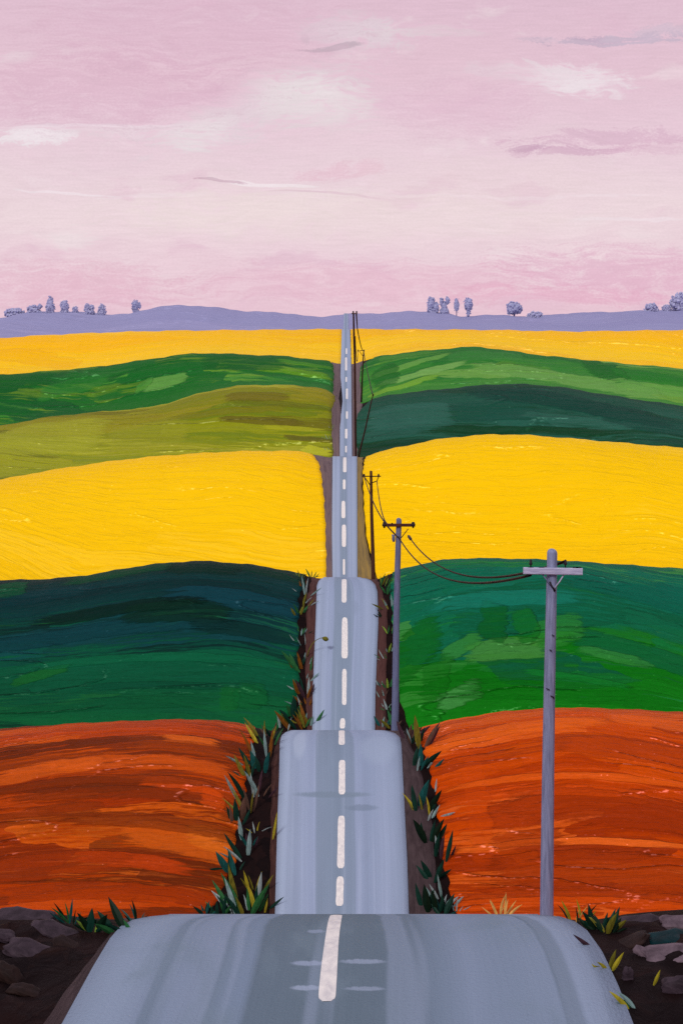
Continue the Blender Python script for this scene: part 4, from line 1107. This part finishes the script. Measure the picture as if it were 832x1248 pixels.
# ------------------------------------------------------------------ sky, sun
world = bpy.data.worlds.new('World'); S.world = world; world.use_nodes = True
nb = NB(world.node_tree)
bg = nb.n['Background']
gen = nb.new('ShaderNodeTexCoord').outputs['Generated']
x, y, z = nb.sep(gen)
ya = nb.m('MAXIMUM', nb.m('ABSOLUTE', y), .05)
U = nb.m('MULTIPLY', nb.m('DIVIDE', x, ya), 20.0)     # hundreds of px right of the road's bearing, at the horizon
V = nb.m('MULTIPLY', nb.m('DIVIDE', z, ya), 20.0)     # hundreds of px above the horizon
wn = nb.noise(nb.xyz(nb.m('MULTIPLY', U, .7), nb.m('MULTIPLY', V, 1.6), 0), 1, 3, .55, 0, True)
w3 = nb.vm('SUBTRACT', wn, (.5, .5, .5))
wx, wy, _ = nb.sep(w3)
Vw = nb.m('ADD', V, nb.m('MULTIPLY', wy, .7)); Uw = nb.m('ADD', U, nb.m('MULTIPLY', wx, 1.4))
bris = nb.noise(nb.xyz(nb.m('MULTIPLY', Uw, 1.6), nb.m('MULTIPLY', Vw, 16.0), 3), 1, 4, .65)
blot = nb.noise(nb.xyz(nb.m('MULTIPLY', Uw, .8), nb.m('MULTIPLY', Vw, 2.0), 6), 1, 4, .6)
fine = nb.noise(nb.xyz(nb.m('MULTIPLY', U, 30.0), nb.m('MULTIPLY', V, 46.0), 6), 1, 2, .6)
weave = nb.noise(nb.xyz(nb.m('MULTIPLY', U, 2.5), nb.m('MULTIPLY', V, 34.0), 9), 1, 3, .6)
tv = nb.m('ADD', nb.m('MULTIPLY', Vw, .25), nb.m('MULTIPLY', nb.m('SUBTRACT', blot, .5), .22))
tv = nb.m('ADD', tv, nb.m('MULTIPLY', nb.m('SUBTRACT', bris, .5), .12))
col = nb.ramp(tv, [(0, rgba((230, 195, 209))), (.12, rgba((232, 200, 212))), (.22, rgba((234, 208, 217))), (.36, rgba((236, 215, 220))), (.52, rgba((232, 208, 217))), (.66, rgba((229, 200, 213))), (.8, rgba((226, 194, 208))), (1, rgba((222, 190, 206)))])
col = nb.mix(nb.m('MULTIPLY', nb.step(blot, .56, .7), .45), col, rgba((238, 222, 226)))
col = nb.mix(nb.m('MULTIPLY', nb.step(blot, .45, .32), .35), col, rgba((221, 182, 202)))


blot2 = nb.noise(nb.vm('MULTIPLY', nb.xyz(Uw, Vw, 0), (4.0, 7.0, 0)), 1, 3, .65)
UVD = nb.vm('ADD', nb.xyz(U, V, 0), nb.vm('MULTIPLY', w3, (.55, .30, 0)))
NZ = nb.m('MULTIPLY_ADD', nb.m('SUBTRACT', bris, .5), 5.5, nb.m('MULTIPLY_ADD', nb.m('SUBTRACT', fine, .5), 2.2, nb.m('MULTIPLY', nb.m('SUBTRACT', blot2, .5), 4.0)))
NZ2 = nb.m('MULTIPLY', NZ, .45)


def streak(col, px, py, a, b, rot, c, st, rag=1.0, hard=.5):
    mp = nb.new('ShaderNodeMapping', vector_type='TEXTURE')
    nb.put(mp.inputs['Vector'], UVD)
    mp.inputs['Location'].default_value = ((px - CX) / 100, (CY - py) / 100, 0)
    mp.inputs['Rotation'].default_value = (0, 0, rot)
    mp.inputs['Scale'].default_value = (a / 100, b / 100, 1)
    nd = nb.new('ShaderNodeVectorMath', operation='DOT_PRODUCT')
    nb.put(nd.inputs[0], mp.outputs[0]); nb.put(nd.inputs[1], mp.outputs[0])
    r = nb.m('ADD', nd.outputs['Value'], NZ if rag > .45 else NZ2)
    mr = nb.new('ShaderNodeMapRange'); nb.put(mr.inputs[0], r)
    mr.inputs[1].default_value = 1.0 + hard; mr.inputs[2].default_value = 1.0 - hard; mr.inputs[4].default_value = st
    return nb.mix(mr.outputs[0], col, rgba(c))


WH, GY, MV, PK = (240, 232, 236), (214, 200, 210), (196, 158, 186), (220, 164, 190)
for args in [
 (760, 335, 130, 26, -.05, (224, 170, 196), .5, .8, .95), (470, 345, 170, 22, 0, (229, 180, 200), .4, .8, .95), (90, 350, 120, 24, 0, (226, 172, 194), .4, .8, .9), (680, 360, 120, 10, 0, (230, 176, 198), .5, .8, .8),
 (320, 128, 110, 26, .35, (226, 214, 220), .6, 1, .9), (375, 122, 62, 24, -.1, (234, 226, 227), .7, 1, .9), (245, 156, 34, 20, .3, (234, 224, 227), .65, 1, .9), (380, 138, 70, 20, -.15, (228, 212, 218), .45, 1, .6),
 (45, 166, 48, 11, .03, WH, .75, .7, .5), (160, 158, 70, 8, .03, (232, 218, 224), .5, .8, .5), (700, 95, 58, 17, -.06, WH, .7, 1, .9), (640, 88, 70, 10, 0, (230, 212, 220), .5, 1, .6), (95, 292, 30, 14, .2, (238, 226, 228), .5, 1, .7),
 (20, 72, 26, 8, .1, (232, 216, 222), .5, 1, .6), (430, 40, 70, 17, -.08, (224, 213, 219), .65, 1, .7), (520, 42, 60, 7, 0, (224, 208, 214), .4, .8, .5), (400, 57, 40, 3.2, .1, (184, 166, 178), .65, .3, .4), (365, 46, 5, 9, .4, (206, 184, 196), .5, .3, .5),
 (755, 46, 78, 6, .06, (190, 170, 192), .75, .6, .5), (790, 40, 50, 10, .1, (208, 190, 206), .6, .7, .5), (690, 50, 50, 3, 0, (206, 186, 202), .5, .5, .5),
 (740, 166, 92, 10, .06, (216, 178, 199), .6, 1, .6), (690, 183, 62, 5, .05, (206, 164, 189), .6, 1, .6), (780, 176, 60, 10, .04, (222, 186, 204), .5, 1, .7), (650, 180, 20, 4, .03, (196, 154, 182), .5, .8, .5),
 (415, 207, 54, 8, .06, (230, 188, 204), .5, 1, .8), (320, 222, 62, 3.2, -.07, (242, 230, 234), .8, .3, .3), (275, 219, 34, 2, -.05, (196, 158, 176), .6, .3, .4), (400, 236, 70, 2, -.08, (212, 178, 194), .5, .3, .4), (80, 233, 55, 1.8, -.08, (240, 226, 232), .7, .3, .4),
 (190, 238, 60, 2.5, .04, (238, 222, 228), .45, .5, .4), (640, 238, 190, 2, -.01, (240, 224, 230), .4, .5, .4), (120, 152, 110, 2.2, .03, (242, 230, 236), .5, .4, .4), (770, 268, 70, 2, -.06, (240, 226, 232), .5, .4, .4), (420, 262, 230, 26, 0, (236, 218, 218), .45, 1, .9),
 (300, 255, 120, 20, .02, (238, 222, 220), .4, 1, .9), (600, 215, 120, 24, 0, (234, 212, 216), .35, 1, .9), (120, 110, 160, 40, .02, (218, 174, 196), .4, .9, .9), (560, 130, 80, 30, .1, (224, 184, 204), .35, 1, .9), (230, 40, 160, 40, 0, (220, 180, 200), .4, 1, .9)]:
    col = streak(col, *args)
hs = nb.new('ShaderNodeHueSaturation'); nb.put(hs.inputs['Color'], col)
nb.put(hs.inputs['Value'], nb.m('ADD', .80, nb.m('ADD', nb.m('MULTIPLY', bris, .14), nb.m('ADD', nb.m('MULTIPLY', weave, .13), nb.m('MULTIPLY', fine, .13)))))
pink = hs.outputs[0]
SUN_EL, SUN_AZ = math.radians(42), math.radians(205)      # from behind and left
sky = nb.new('ShaderNodeTexSky', sky_type='NISHITA'); sky.sun_disc = False
sky.sun_elevation = SUN_EL; sky.sun_rotation = SUN_AZ; sky.air_density = 1.0; sky.dust_density = 2.0
nis = nb.vm('MULTIPLY', sky.outputs[0], (1.1, 1.0, 1.0))
# thin high cloud: from about 25 degrees up the clear sky takes over
elev = nb.step(z, .30, .62)
nish = nb.mix(.55, nb.vm('MULTIPLY', sky.outputs[0], (.10, .10, .10)), rgba((236, 226, 228)))
final = nb.mix(elev, pink, nish)
nb.l.new(final, bg.inputs['Color']); bg.inputs['Strength'].default_value = 1.0

sun = bpy.data.lights.new('sun', 'SUN'); sun.energy = 1.5; sun.angle = math.radians(10); sun.color = (1, .96, .9)
so = bpy.data.objects.new('sun', sun); COL.objects.link(so)
az = SUN_AZ
dirs = np.array([math.sin(az) * math.cos(SUN_EL), math.cos(az) * math.cos(SUN_EL), math.sin(SUN_EL)])   # towards the sun
from mathutils import Vector
so.rotation_euler = Vector(tuple(dirs)).to_track_quat('Z', 'Y').to_euler()
so.location = (-30, -40, 120)

# ------------------------------------------------------------------ camera
cam = bpy.data.cameras.new('camera'); co = bpy.data.objects.new('camera', cam); COL.objects.link(co)
co.location = (0, 0, HZ); co.rotation_euler = (math.radians(90), 0, 0)
cam.sensor_fit = 'VERTICAL'; cam.sensor_height = 36; cam.sensor_width = 24
cam.lens = F / 1248 * 36
cam.shift_y = (CY - 624) / 1248
cam.clip_start = .1; cam.clip_end = 60000
S.camera = co
vs = S.view_settings
vs.view_transform = 'Standard'; vs.look = 'None'; vs.exposure = 0.0; vs.gamma = 1.0; vs.use_curve_mapping = False
S.render.engine = 'CYCLES'
S.cycles.use_denoising = False
S.cycles.max_bounces = 4; S.cycles.diffuse_bounces = 2; S.cycles.glossy_bounces = 1
